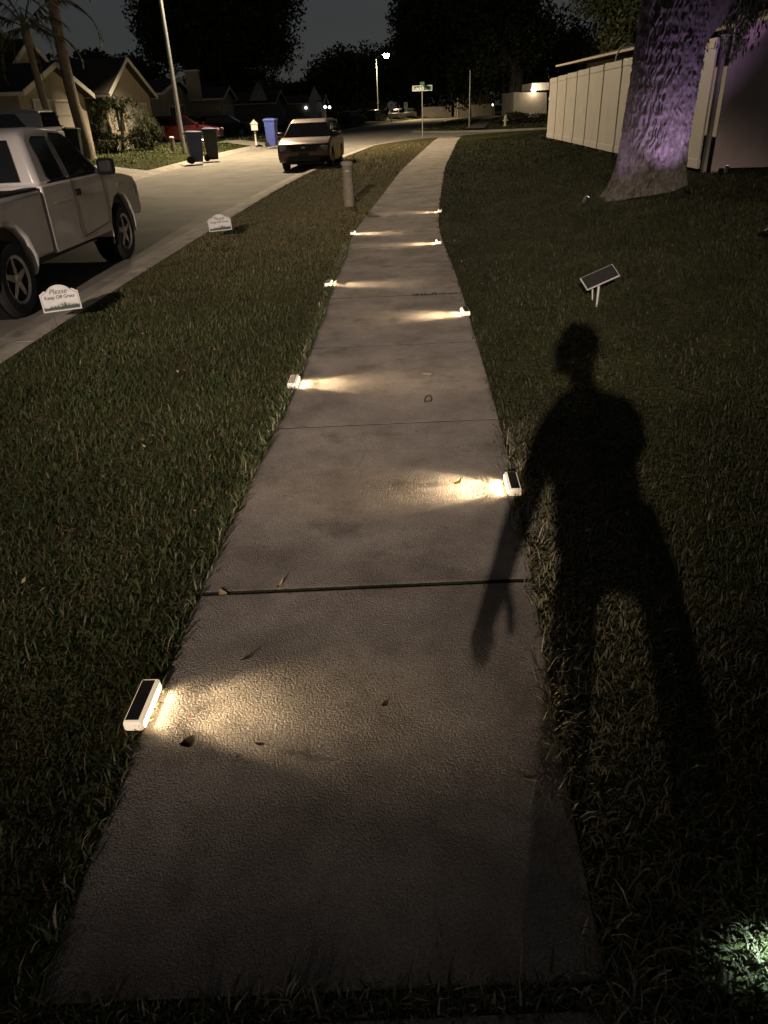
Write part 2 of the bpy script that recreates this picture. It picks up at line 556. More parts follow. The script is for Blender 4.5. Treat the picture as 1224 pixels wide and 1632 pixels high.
# ------------------------------------------------------------------ pavement: one slab after another
walk = empty('sidewalk', kind='structure')
joints = [-5.5, -3.95, -2.4, -0.83, 0.745, 2.165, 3.735, 5.27, 6.88, 8.08, 9.6, 10.8, 12.05, 13.3]
while joints[-1] < 45:
    joints.append(joints[-1] + 1.52)
for i in range(len(joints) - 1):
    y0, y1 = joints[i], joints[i + 1]
    if y1 > 46.4:
        break
    g0 = 0.026 if abs(y0 - 0.745) < 1e-6 else 0.007
    g1 = 0.026 if abs(y1 - 0.745) < 1e-6 else 0.004
    if abs(y0 - 2.165) < 1e-6:
        g0 = 0.009
    n = 7
    lift = random.uniform(-0.001, 0.001)
    if abs(y0 - 2.165) < 1e-6:
        lift = 0.002
    if abs(y1 - 2.165) < 1e-6:
        lift = -0.002
    tilt = random.uniform(-0.001, 0.001)
    ring = []
    for k in range(n + 1):
        y = y0 + g0 + (y1 - y0 - g0 - g1) * k / n
        ring.append((float(XR(y)), y))
    for k in range(n, -1, -1):
        y = y0 + g0 + (y1 - y0 - g0 - g1) * k / n
        ring.append((float(XL(y)), y))
    cx = sum(p[0] for p in ring) / len(ring)
    cy = (y0 + y1) / 2

    def inset(d):
        out = []
        for (x, y) in ring:
            sx = (x - d) if x > cx else (x + d)
            sy = min(max(y, y0 + g0 + d), y1 - g1 - d)
            out.append((sx, sy))
        return out
    m = len(ring)
    layers = [(0.0, -0.11), (0.0, -0.008), (0.0015, -0.0012), (0.006, 0.0)]
    vv = []
    for d, z in layers:
        vv += [(x, y, z + lift + tilt * (y - cy)) for x, y in inset(d)]
    ff = []
    for a in range(len(layers) - 1):
        for k in range(m):
            q = (k + 1) % m
            ff.append((a * m + k, a * m + q, (a + 1) * m + q, (a + 1) * m + k))
    ff.append(tuple((len(layers) - 1) * m + k for k in range(m)))
    so_ = MB().add(vv, ff).build('slab', MT['walk_new'] if y0 > 39.5 else MT['walk'], walk)
    so_.data.materials.append(MT['soil'])                       # joint shade put into the colour: lit slab sides darkened with the soil material
    for k in range(2 * m):
        so_.data.polygons[k].material_index = 1
# earth below the joints
strip('joint_soil', MT['soil'], np.arange(-6, 46, 1.0), XL, XR, lambda x, y: -0.05, 1, kind=None, parent=walk)

# far pavement past the side street
strip('far_path', MT['walk'], np.arange(61, 120, 3.0), lambda y: XB0(y) + 4.2, lambda y: XB0(y) + 5.7, lambda x, y: 0.02 + 0.5 * float(sstep((x - XB2(y) - 3) / 25)), 2)

# ------------------------------------------------------------------ kerbs: cast sections along each line
def kerb(name, line, flip=1.0, step=3.0, near=60.0):
    """line: points along the kerb's back; flip=+1 when the road lies to the left of travel"""
    root = empty(name, kind='structure')
    line = np.array(line)
    seg = np.linalg.norm(np.diff(line, axis=0), axis=1)
    s = np.concatenate([[0], np.cumsum(seg)])
    prof = [(0.0, -0.25), (0.0, -0.055), (0.03, -0.045), (0.14, -0.048), (0.24, -0.075), (0.34, -0.135), (0.56, -0.142), (0.57, -0.25)]

    def at(t):
        return np.array([np.interp(t, s, line[:, 0]), np.interp(t, s, line[:, 1])])
    t = 0.0
    far = MB()
    while t < s[-1] - 0.1:
        e = min(t + step, s[-1])
        rows = []
        for k in range(5):
            u = t + 0.006 + (e - t - 0.012) * k / 4
            p = at(u)
            d = at(min(u + 0.3, s[-1])) - at(max(u - 0.3, 0))
            d /= np.linalg.norm(d)
            nrm = np.array([-d[1], d[0]]) * flip
            rows.append([(p[0] + nrm[0] * a, p[1] + nrm[1] * a, z) for a, z in prof])
        if np.linalg.norm(at(t)) < near:
            mbk = MB().grid(rows)
            mbk.f.append(tuple(range(len(prof))))
            mbk.f.append(tuple(4 * len(prof) + k for k in range(len(prof) - 1, -1, -1)))
            mbk.build('kerb_section', MT['kerb'], root, smooth=50)
        else:
            far.grid(rows)
        t = e
    if far.v:
        far.build('far_kerb', MT['kerb'], root, smooth=50)
    return root


ya = np.concatenate([np.arange(-6, 40, 1.0), np.arange(40, 49.9, 0.5)])
ln = [(float(XB(y)), y) for y in ya] + [(x, 49.98) for x in np.arange(float(XB(49.9)) + 1.0, 70, 3)]
kerb('kerb', ln, 1.0)
kerb('kerb', [(float(XLB(y)), y) for y in np.arange(-6, 240, 2.0)], -1.0)
ln = [(x, 57.52) for x in np.arange(70, float(XB2(57.6)) + 1, -3)] + [(float(XB2(y)), y) for y in np.arange(57.6, 240, 1.5)]
kerb('kerb', ln, 1.0)

# driveway aprons on the far side of the road
def drive(y0, y1, x1):
    ys = np.linspace(y0, y1, 4)
    strip('driveway', MT['drive'], ys, lambda y: XLB(y) + 0.02, lambda y: x1 + 0 * y, lambda x, y: float(z_left(x, y)) + 0.012, 10)


drive(22.6, 28.3, -16)
drive(47.2, 51.0, -15)
drive(60.5, 64.0, -14)


# ------------------------------------------------------------------ grass
def blades(name, pts, zf, length, width, seed, cols, label, lean=(0.55, 1.5), scale_d=True, kind='stuff', dry=None, shade=1.0, straw=False):
    r = np.random.default_rng(seed)
    n = len(pts)
    x, y = pts[:, 0], pts[:, 1]
    z = zf(x, y) - 0.004
    d = np.hypot(x, y)
    grow = np.maximum(1.0, d / 4.0) ** 0.55 if scale_d else np.ones(n)
    L = length * r.uniform(0.55, 1.35, n) * grow ** 0.35
    W = width * r.uniform(0.6, 1.3, n) * grow
    tall = 0.5 + 0.5 * np.sin(x * 5.3 + 2.0 * np.sin(y * 3.1)) * np.sin(y * 4.1 + 1.5 * np.sin(x * 4.7))
    L = L * (0.68 + 0.55 * tall)
    odd = r.uniform(0, 1, n)
    L = np.where(odd > 0.985, L * 1.9, L)
    W = np.where(odd < 0.06, W * 1.7, W)
    az = r.uniform(0, 2 * np.pi, n) + 0.9 * np.sin(x * 1.9) * np.cos(y * 2.3)
    ln_ = r.uniform(lean[0], lean[1], n)
    dx, dy = np.cos(az), np.sin(az)
    px, py = -dy, dx
    tw = r.uniform(-0.6, 0.6, n)
    px2, py2 = np.cos(az + np.pi / 2 + tw), np.sin(az + np.pi / 2 + tw)
    h1 = L * 0.55 * np.cos(ln_ * 0.6)
    o1 = L * 0.55 * np.sin(ln_ * 0.6)
    h2 = h1 + L * 0.45 * np.cos(ln_ * 1.25)
    o2 = o1 + L * 0.45 * np.sin(ln_ * 1.25)
    V = np.empty((n, 5, 3), np.float32)
    V[:, 0] = np.stack([x - px * W / 2, y - py * W / 2, z], 1)
    V[:, 1] = np.stack([x + px * W / 2, y + py * W / 2, z], 1)
    V[:, 2] = np.stack([x + dx * o1 + px2 * W * 0.45, y + dy * o1 + py2 * W * 0.45, z + h1], 1)
    V[:, 3] = np.stack([x + dx * o1 - px2 * W * 0.45, y + dy * o1 - py2 * W * 0.45, z + h1], 1)
    V[:, 4] = np.stack([x + dx * o2, y + dy * o2, z + np.maximum(h2, 0.003)], 1)
    idx = np.array([0, 1, 2, 0, 2, 3, 3, 2, 4], np.int32)
    loops = (np.arange(n, dtype=np.int32)[:, None] * 5 + idx[None]).ravel()
    me = bpy.data.meshes.new(name)
    me.vertices.add(n * 5)
    me.vertices.foreach_set('co', V.ravel())
    me.loops.add(n * 9)
    me.loops.foreach_set('vertex_index', loops)
    me.polygons.add(n * 3)
    me.polygons.foreach_set('loop_start', np.arange(0, n * 9, 3, dtype=np.int32))
    me.update(calc_edges=True)
    cols = np.array(cols)
    pick = cols[r.choice(len(cols), n, p=None)]
    # bigger patches of greener and drier turf
    patch = 0.5 + 0.5 * np.sin(x * 2.1 + 1.3 * np.sin(y * 1.7)) * np.sin(y * 1.3 + 0.8 * np.sin(x * 2.9))
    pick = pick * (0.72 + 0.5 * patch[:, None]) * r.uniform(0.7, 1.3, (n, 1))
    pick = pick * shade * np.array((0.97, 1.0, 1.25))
    if dry:  # drier straw with distance, also lightened in place of lamp light
        f = (sstep((y - dry[0]) / dry[1]) * 0.75)[:, None] * r.uniform(0.5, 1.3, (n, 1))
        pick = pick * (1 - f) + np.array((0.24, 0.195, 0.095)) * f
    if straw:                                  # straw strip next to the slabs, also lightened in place of lamp light
        f = (0.85 * (1 - sstep((x - XR(y)) / 0.75)) * (1 - sstep((y - 2.2) / 2.2)))[:, None] * r.uniform(0.3, 1.3, (n, 1))
        f = np.clip(f, 0, 1)
        pick = pick * (1 - f) + np.array((0.24, 0.21, 0.125)) * f
    c = np.ones((n, 5, 4), np.float32)
    c[:, :, :3] = pick[:, None, :]
    at_ = me.color_attributes.new('tint', 'FLOAT_COLOR', 'POINT')
    at_.data.foreach_set('color', c.ravel())
    me.materials.append(MT['grass'])
    o = bpy.data.objects.new(name, me)
    col.objects.link(o)
    o['kind'] = kind
    o['label'] = label
    o['category'] = 'grass'
    return o


def scatter(x0, x1, y0, y1, dens, seed, keep):
    """dens(d) blades per square metre; keep(x, y) -> mask"""
    r = np.random.default_rng(seed)
    out = []
    y = y0
    while y < y1:
        st = 0.25 if y < 8 else 1.0
        ym = y + st / 2
        a, b = x0(ym), x1(ym)
        # only what the lens or a step to the side can see
        vis = 1.6 + abs(ym) * 0.78
        a, b = max(a, -vis), min(b, vis)
        if b > a:
            d = math.hypot(ym, min(abs(a), abs(b)) if a * b > 0 else 0)
            n = int((b - a) * st * dens(max(d, 0.6)))
            p = np.stack([r.uniform(a, b, n), r.uniform(y, y + st, n)], 1)
            out.append(p[keep(p[:, 0], p[:, 1])])
        y += st
    return np.concatenate(out)


GREEN = [(0.072, 0.100, 0.028), (0.086, 0.110, 0.034), (0.056, 0.086, 0.022), (0.105, 0.105, 0.040), (0.085, 0.10, 0.03), (0.06, 0.075, 0.02), (0.20, 0.165, 0.085)]
DULL = [(0.070, 0.078, 0.027), (0.085, 0.090, 0.036), (0.056, 0.066, 0.022), (0.105, 0.095, 0.046), (0.075, 0.082, 0.03), (0.06, 0.07, 0.022), (0.19, 0.155, 0.085)]
DRY = [(0.32, 0.27, 0.16), (0.40, 0.33, 0.21), (0.24, 0.19, 0.11), (0.12, 0.11, 0.05)]
dens = lambda d: 8200 * min(1.0, (2.8 / d) ** 1.35)
pv = scatter(lambda y: float(XB(y)) + 0.02, lambda y: float(XL(y)) - 0.0, -0.6, 40, dens, 11,
             lambda x, y: (x < XL(y) + 0.015 * np.sin(y * 23) + 0.012) & (x > XB(y) + 0.02 * np.sin(y * 9)))
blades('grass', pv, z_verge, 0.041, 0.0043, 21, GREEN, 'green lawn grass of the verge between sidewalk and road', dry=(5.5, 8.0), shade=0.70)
pr_ = scatter(lambda y: float(XR(y)) - 0.02, lambda y: 9.0, -0.6, 40, dens, 12,
              lambda x, y: (x > XR(y) - 0.02 + 0.025 * np.sin(y * 6.3) * np.sin(y * 2.2)) & ~((np.hypot(x - 4.0, y - 11.2) < 0.62)) &
              (x < np.interp(y, [-5, 11.9, 12.3, 18, 28, 60], [9, 9, 5.2, 5.5, 6.3, 40])))
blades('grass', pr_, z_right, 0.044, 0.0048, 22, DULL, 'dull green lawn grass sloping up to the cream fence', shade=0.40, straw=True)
# dry runners and cut blades hanging over the pavement's edges
r_ = np.random.default_rng(5)
n_ = 6800
yv = 0.2 + 6.5 * r_.uniform(0, 1, n_) ** 2.4
ed = XR(yv) + r_.normal(0.035, 0.035, n_)
clump = (yv < 3.6) & (np.sin(yv * 5.1) + np.sin(yv * 2.3 + 1) + r_.uniform(-0.9, 0.9, n_) > -0.2)
blades('edge_grass', np.stack([ed, yv], 1)[clump], lambda x, y: np.zeros(len(x)) + 0.004, 0.06, 0.0042, 23, DRY + DULL[:3], 'dry straw runners along the right edge of the sidewalk', lean=(0.9, 1.5))
n_ = 3600
yv = r_.uniform(0.2, 10.0, n_)
ed = XL(yv) - np.abs(r_.normal(0.0, 0.03, n_)) + 0.012
blades('edge_grass', np.stack([ed, yv], 1), lambda x, y: np.zeros(len(x)) + 0.002, 0.055, 0.0045, 24, DRY[:1] + GREEN, 'longer grass leaning over the left edge of the sidewalk', lean=(0.8, 1.45))
# weeds in the wide joint nearest the camera
n_ = 620
xv = r_.uniform(-0.8, 0.5, n_)
clus = np.sin(xv * 21) * np.sin(xv * 8 + 2) + r_.uniform(-0.5, 0.9, n_) > 0.05
pj = np.stack([xv, 0.745 + r_.normal(0, 0.014, n_)], 1)[clus]
blades('joint_weeds', pj, lambda x, y: np.zeros(len(x)) - 0.02, 0.075, 0.005, 25, DULL + DRY[1:3], 'weeds and clippings growing in the wide sidewalk joint', lean=(0.1, 1.3))
# bits of pale litter lying in the turf
r_ = np.random.default_rng(77)
mbf = MB()
for k in range(230):
    y = 1.2 + 13 * r_.uniform() ** 1.3
    if k % 3:
        x = float(XB(y)) + 0.1 + r_.uniform() ** 1.5 * (float(XL(y)) - float(XB(y)) - 0.15)
        z = float(z_verge(x, y))
    else:
        x = float(XR(y)) + 0.05 + 2.4 * r_.uniform() ** 1.6
        z = float(z_right(x, y))
    a, q = r_.uniform(0, 6.28), r_.uniform(0.006, 0.017)
    u = Vector((math.cos(a), math.sin(a), r_.uniform(-0.5, 0.5))) * q
    w_ = Vector((-math.sin(a), math.cos(a), r_.uniform(-0.6, 0.6))) * q * 0.45
    c = Vector((x, y, z + r_.uniform(0.022, 0.040)))
    mbf.add([c - u, c + w_, c + u * 1.1, c - w_], [(0, 1, 2, 3)])
lo_ = mbf.build('leaf_litter', MT['dry'], kind='stuff')
lo_['label'] = 'pale scraps of leaf caught in the turf'
lo_['category'] = 'litter'
dj = MB()
rowsj = []
for k in range(70):
    x = -0.85 + 1.36 * k / 69
    rowsj.append([(x, 0.7165 + 0.0575 * q / 3, -0.016 + 0.010 * math.sin(k * 1.7 + q * 2.1) * math.cos(k * 0.61 - q)) for q in range(4)])
dj.grid(rowsj).build('joint_dirt', MT['soil'], walk)
n_ = 1500
xv = r_.uniform(-0.84, 0.5, n_)
blades('joint_weeds', np.stack([xv, 0.745 + r_.normal(0, 0.016, n_)], 1), lambda x, y: np.zeros(len(x)) - 0.012, 0.040, 0.005, 26, DULL + DRY, 'flat clippings and dead grass filling the wide sidewalk joint', lean=(0.9, 1.55))
# sparser taller tufts far off so that the lawns keep an uneven face
def far_tufts(name, x0, x1, y0, y1, n, zf, seed, keep, label, cols_):
    r = np.random.default_rng(seed)
    p = np.stack([r.uniform(x0, x1, n), r.uniform(y0, y1, n)], 1)
    p = p[keep(p[:, 0], p[:, 1])]
    blades(name, p, zf, 0.075, 0.010, seed, cols_, label)


far_tufts('grass', -22, -4, 20, 70, 26000, z_left, 31, lambda x, y: (x < XLB(y) - 0.03) & ~((y > 22.4) & (y < 28.5)) & ~((y > 47.0) & (y < 51.2)) & ~((y > 60.3) & (y < 64.2)), 'lawn grass of the front yards across the road', GREEN)
far_tufts('grass', 3, 20, 57.6, 90, 12000, lambda x, y: -0.04 + 0.5 * sstep((x - XB2(y) - 3) / 25), 32, lambda x, y: (x > XB2(y) + 0.05) & ((x < XB0(y) + 4.1) | (x > XB0(y) + 5.8)), 'lawn grass round the hydrant past the side street', DULL)

# ------------------------------------------------------------------ solar brick lights along the pavement
def path_light(x, y, yaw, label, roll=0.0, sink=0.0, dim=1.0):
    """a low bar: case, solar cell on top, lit diffuser on the side that faces the slabs (local +x)"""
    t = empty('path_light', (x, y, -sink), yaw, label, 'path light', 'solar brick lights along the sidewalk edges')
    t.rotation_euler = (0, roll, yaw)
    L, W, H = 0.186, 0.058, 0.040
    MB().box((0, 0, H / 2 + 0.002), (W, L, H - 0.004)).build('case', MT['frost'], t, smooth=40, bevel=0.009)
    p = MB().box((-0.003, 0, H + 0.0012), (W * 0.68, L * 0.88, 0.0016)).build('solar_panel', MT['solar'], t, bevel=0.0006)
    MB().box((W / 2 + 0.0012, 0, 0.0185), (0.002, L * 0.86, 0.020)).build('diffuser', MT['glow'], t)
    MB().box((0, 0, 0.0005), (W * 0.8, L * 0.9, 0.003)).build('foot', MT['black'], t)
    light('AREA', (W / 2 + 0.006, 0, 0.020), t, POW_PATH * dim, C_PATH, target=(W / 2 + 1.0, 0, -0.10), shape='RECTANGLE', size=L * 0.8, size_y=0.012, spread=R(110))
    for q in (-0.052, 0.052):
        b_ = light('SPOT', (W / 2 + 0.008, q, 0.034), t, POW_BEAM * dim, C_PATH, target=(W / 2 + 1.0, q * 1.1, -0.075), spot_size=R(20), spot_blend=1.0, shadow_soft_size=0.012)
        b_.scale = (2.9, 1.0, 1.0)
    return t


def ang(y):
    return math.atan2(float(XL(y + 0.5) - XL(y - 0.5)), 1.0)


LIGHTS = [(-0.750, 1.585, 0, 'solar brick light nearest the camera, on the left sidewalk edge', 0.0),
          (-0.555, 4.47, 0, 'solar brick light on the left edge just before the second sidewalk joint', 0.0),
          (-0.465, 7.48, 0, 'solar brick light on the left edge, third from the camera', 0.0),
          (-0.275, 10.85, 0, 'farthest solar brick light on the left edge, near the post', 0.0),
          (0.600, 2.90, 1, 'tilted solar brick light nearest the camera on the right sidewalk edge', -0.02),
          (0.770, 6.10, 1, 'solar brick light on the right edge in front of the broken joint', 0.0),
          (0.865, 9.75, 1, 'solar brick light on the right edge, third from the camera', 0.0),
          (1.165, 12.9, 1, 'farthest solar brick light on the right edge of the sidewalk', 0.0)]
for (x, y, s, lab, rl) in LIGHTS:
    a = -ang(y) + (math.pi if s else 0) + (random.uniform(-0.06, 0.06))
    path_light(x, y, a, lab, -rl, -0.002 if rl else 0.0, 0.9 if y < 2 else 1.7)


# ------------------------------------------------------------------ litter on the slabs
def leaf_litter(x, y, size, rz, m, label, curl=0.5, asp=0.4, z=0.0):
    mb = MB()
    rows = []
    n = 7
    for i in range(n):
        t = i / (n - 1)
        w = size * asp * math.sin(math.pi * min(max(t, 0.04), 0.97)) ** 0.8 * 0.5
        h = curl * size * (t - 0.45) ** 2
        rows.append([((t - 0.5) * size, -w, 0.004 + h + 0.22 * w), ((t - 0.5) * size, 0, 0.002 + h), ((t - 0.5) * size, w, 0.004 + h + 0.30 * w)])
    mb.grid(rows)
    mb.tube([(size * 0.45, 0, 0.004 + curl * size * 0.25), (size * 0.62, 0.004, 0.006 + curl * size * 0.32)], 0.0008, 4)
    o = mb.build('fallen_leaf', m, smooth=80)
    o.location = (x, y, z)
    o.rotation_euler = (0, 0, rz)
    return tag(o, label, 'leaf', 'leaves lying on the sidewalk')


leaf_litter(-0.58, 1.44, 0.055, 0.6, MT['dark_leaf'], 'dark crumpled leaf just below the nearest left light', 1.2, 0.7)
leaf_litter(-0.375, 1.425, 0.035, -0.2, MT['dark_leaf'], 'small dark leaf right of the crumpled leaf near the light', 0.8, 0.4)
leaf_litter(-0.43, 1.375, 0.040, 0.35, MT['dry'], 'pale straw-coloured leaf sliver below the nearest light pool', 0.6, 0.22)
leaf_litter(-0.46, 1.80, 0.07, 0.7, MT['dark_leaf'], 'thin curled leaf above the nearest light pool', 0.5, 0.18)
leaf_litter(0.35, 2.96, 0.05, 0.5, MT['yellow_leaf'], 'yellow leaf lying in the right light pool', 1.4, 0.5, 0.003)
leaf_litter(-0.61, 2.15, 0.055, -1.0, MT['dry'], 'pale leaf stuck in the first joint near the left edge', 0.9, 0.55, 0.0)
leaf_litter(-0.405, 2.19, 0.05, 1.0, MT['dry'], 'crossed dry leaf bits on the raised joint lip', 1.5, 0.25, 0.003)
leaf_litter(-0.41, 2.90, 0.034, 0.5, MT['dry'], 'small pale leaf left of the second slab centre', 0.6, 0.5, 0.003)
leaf_litter(-0.29, 2.82, 0.034, -0.2, MT['dry'], 'narrow pale leaf beside the small pale leaf', 0.5, 0.3, 0.003)
leaf_litter(0.08, 3.40, 0.026, 0.3, MT['dry'], 'tiny round leaf near the top of the second slab', 0.6, 0.7, 0.003)
leaf_litter(-0.06, 2.97, 0.026, 1.6, MT['dry'], 'tiny upright leaf at the faint end of the right light pool', 0.6, 0.5, 0.003)
leaf_litter(0.32, 4.56, 0.06, -0.5, MT['dry'], 'pale twig-thin leaf on the third slab', 0.1, 0.12)
leaf_litter(0.075, 0.86, 0.030, 1.4, MT['dry'], 'lone pale leaf low on the nearest slab', 0.6, 0.45)
leaf_litter(-0.02, 1.56, 0.03, 0.9, MT['dark_leaf'], 'dark scrap in the middle of the nearest slab', 0.6, 0.6)
for i, (x, y, a) in enumerate([(0.40, 1.31, 2.2), (0.435, 1.30, 1.9), (0.445, 1.19, 2.6), (0.40, 1.21, 1.3), (0.47, 1.25, 0.4), (0.35, 1.26, -0.4), (0.425, 1.17, 1.7)]):
    leaf_litter(x, y, 0.036, a, MT['dry'], 'pale leaf sliver beside the leg shadow, ' + ('topmost left', 'topmost right', 'upturned low one at right', 'lower middle', 'rightmost, by the grass', 'leftmost, on the bare slab', 'lowest of the seven')[i], 0.5, 0.3)
# the curled dead runner
mb = MB().tube([(0.29 + 0.028 * math.cos(a) + 0.012 * a * 0.3, 4.08 + 0.05 * math.sin(a * 1.3), 0.006 + 0.006 * abs(math.sin(a))) for a in np.linspace(-1.2, 4.2, 16)], 0.004, 5)
tag(mb.build('dead_runner', MT['dark_leaf'], smooth=60), 'curled dead grass runner on the third slab', 'plant scrap')
mb = MB().tube([(-0.10, 2.56, 0.0135), (-0.07, 2.63, 0.0135), (-0.045, 2.70, 0.015)], 0.0016, 5)
tag(mb.build('straw', MT['dry'], smooth=60), 'single pale straw on the second slab', 'straw')
# grass and dirt bridging the broken joint
r_ = np.random.default_rng(44)
n_ = 260
xv = r_.uniform(0.35, 0.86, n_)
blades('joint_weeds', np.stack([xv, 6.88 + r_.normal(0, 0.015, n_) + (0.86 - xv) * -0.05], 1), lambda x, y: np.zeros(len(x)) - 0.01, 0.03, 0.006, 45, [(0.03, 0.028, 0.015), (0.06, 0.05, 0.03)], 'dirt and weeds in the broken joint farther up')


# ------------------------------------------------------------------ vehicles
def arch(ax, r, zc, n=9):
    """points of a wheel arch, from front to rear along the sill"""
    a0 = math.asin(min(max((0.30 - zc) / r, -0.9), 0.9))
    return [(ax + r * math.cos(t), zc + r * math.sin(t)) for t in np.linspace(a0, math.pi - a0, n)]


def wheel(parent, x, y, r, w, side, spokes=5, rim='chrome'):
    m = Matrix.Translation((x, y, r)) @ Matrix.Rotation(R(90) * -side, 4, 'X')
    prof = [(r * 0.62, -w / 2), (r * 0.90, -w / 2), (r * 0.985, -w * 0.38), (r, -w * 0.2), (r, w * 0.2), (r * 0.985, w * 0.38), (r * 0.90, w / 2), (r * 0.66, w / 2), (r * 0.62, w * 0.42)]
    wh = MB().lathe(prof, 28, m, cap=False)
    wh.lathe([(0.02, -w * 0.1), (r * 0.62, -w * 0.1)], 28, m, cap=False)
    o = wh.build('wheel', MT['rubber'], parent, smooth=35)
    rm = MB().lathe([(r * 0.645, w * 0.45), (r * 0.63, w * 0.50), (r * 0.55, w * 0.44), (r * 0.55, w * 0.15)], 28, m, cap=False)
    rm.lathe([(r * 0.17, w * 0.20), (r * 0.17, w * 0.42), (r * 0.10, w * 0.47), (0.005, w * 0.47)], 16, m, cap=False)
    for k in range(spokes):
        a = 2 * math.pi * k / spokes + 0.3
        mm = m @ Matrix.Rotation(a, 4, 'Z')
        pts = [mm @ Vector(p) for p in ((r * 0.12, -r * 0.11, w * 0.22), (r * 0.57, -r * 0.075, w * 0.22), (r * 0.57, r * 0.075, w * 0.22), (r * 0.12, r * 0.11, w * 0.22),
                                        (r * 0.12, -r * 0.10, w * 0.43), (r * 0.57, -r * 0.06, w * 0.40), (r * 0.57, r * 0.06, w * 0.40), (r * 0.12, r * 0.10, w * 0.43))]
        rm.add(pts, [(3, 2, 1, 0), (4, 5, 6, 7), (0, 1, 5, 4), (1, 2, 6, 5), (2, 3, 7, 6), (3, 0, 4, 7)])
    rm.build('rim', MT[rim], o, smooth=35)
    return o


def side_fn(x, z, t):
    return (x, t, z)


def panel(mb, poly, yfn, side, out=0.004):
    """a flat piece lying proud on a tapered flank"""
    p = [(x, side * (yfn(z) + out), z) for x, z in poly]
    q = [(x, side * (yfn(z) - 0.01), z) for x, z in poly]
    n = len(poly)
    f = [tuple(range(n)) if side < 0 else tuple(range(n - 1, -1, -1))]
    f += [(i, n + i, n + (i + 1) % n, (i + 1) % n) for i in range(n)]
    return mb.add(p + q, f)


def cross_panel(mb, a, b, half_a, half_b, out=0.005, th=0.02):
    """a sheet across the car from edge a=(x,z) to b=(x,z); half widths at both"""
    d = Vector((b[0] - a[0], 0, b[1] - a[1]))
    nrm = Vector((-d.z, 0, d.x)).normalized()
    if nrm.z < 0:
        nrm = -nrm
    A, B = Vector((a[0], 0, a[1])) + nrm * out, Vector((b[0], 0, b[1])) + nrm * out
    p = []
    for o in (0, -th):
        p += [A + nrm * o + Vector((0, -half_a, 0)), A + nrm * o + Vector((0, half_a, 0)), B + nrm * o + Vector((0, half_b, 0)), B + nrm * o + Vector((0, -half_b, 0))]
    return mb.add(p, [(0, 1, 2, 3), (7, 6, 5, 4), (0, 4, 5, 1), (1, 5, 6, 2), (2, 6, 7, 3), (3, 7, 4, 0)])


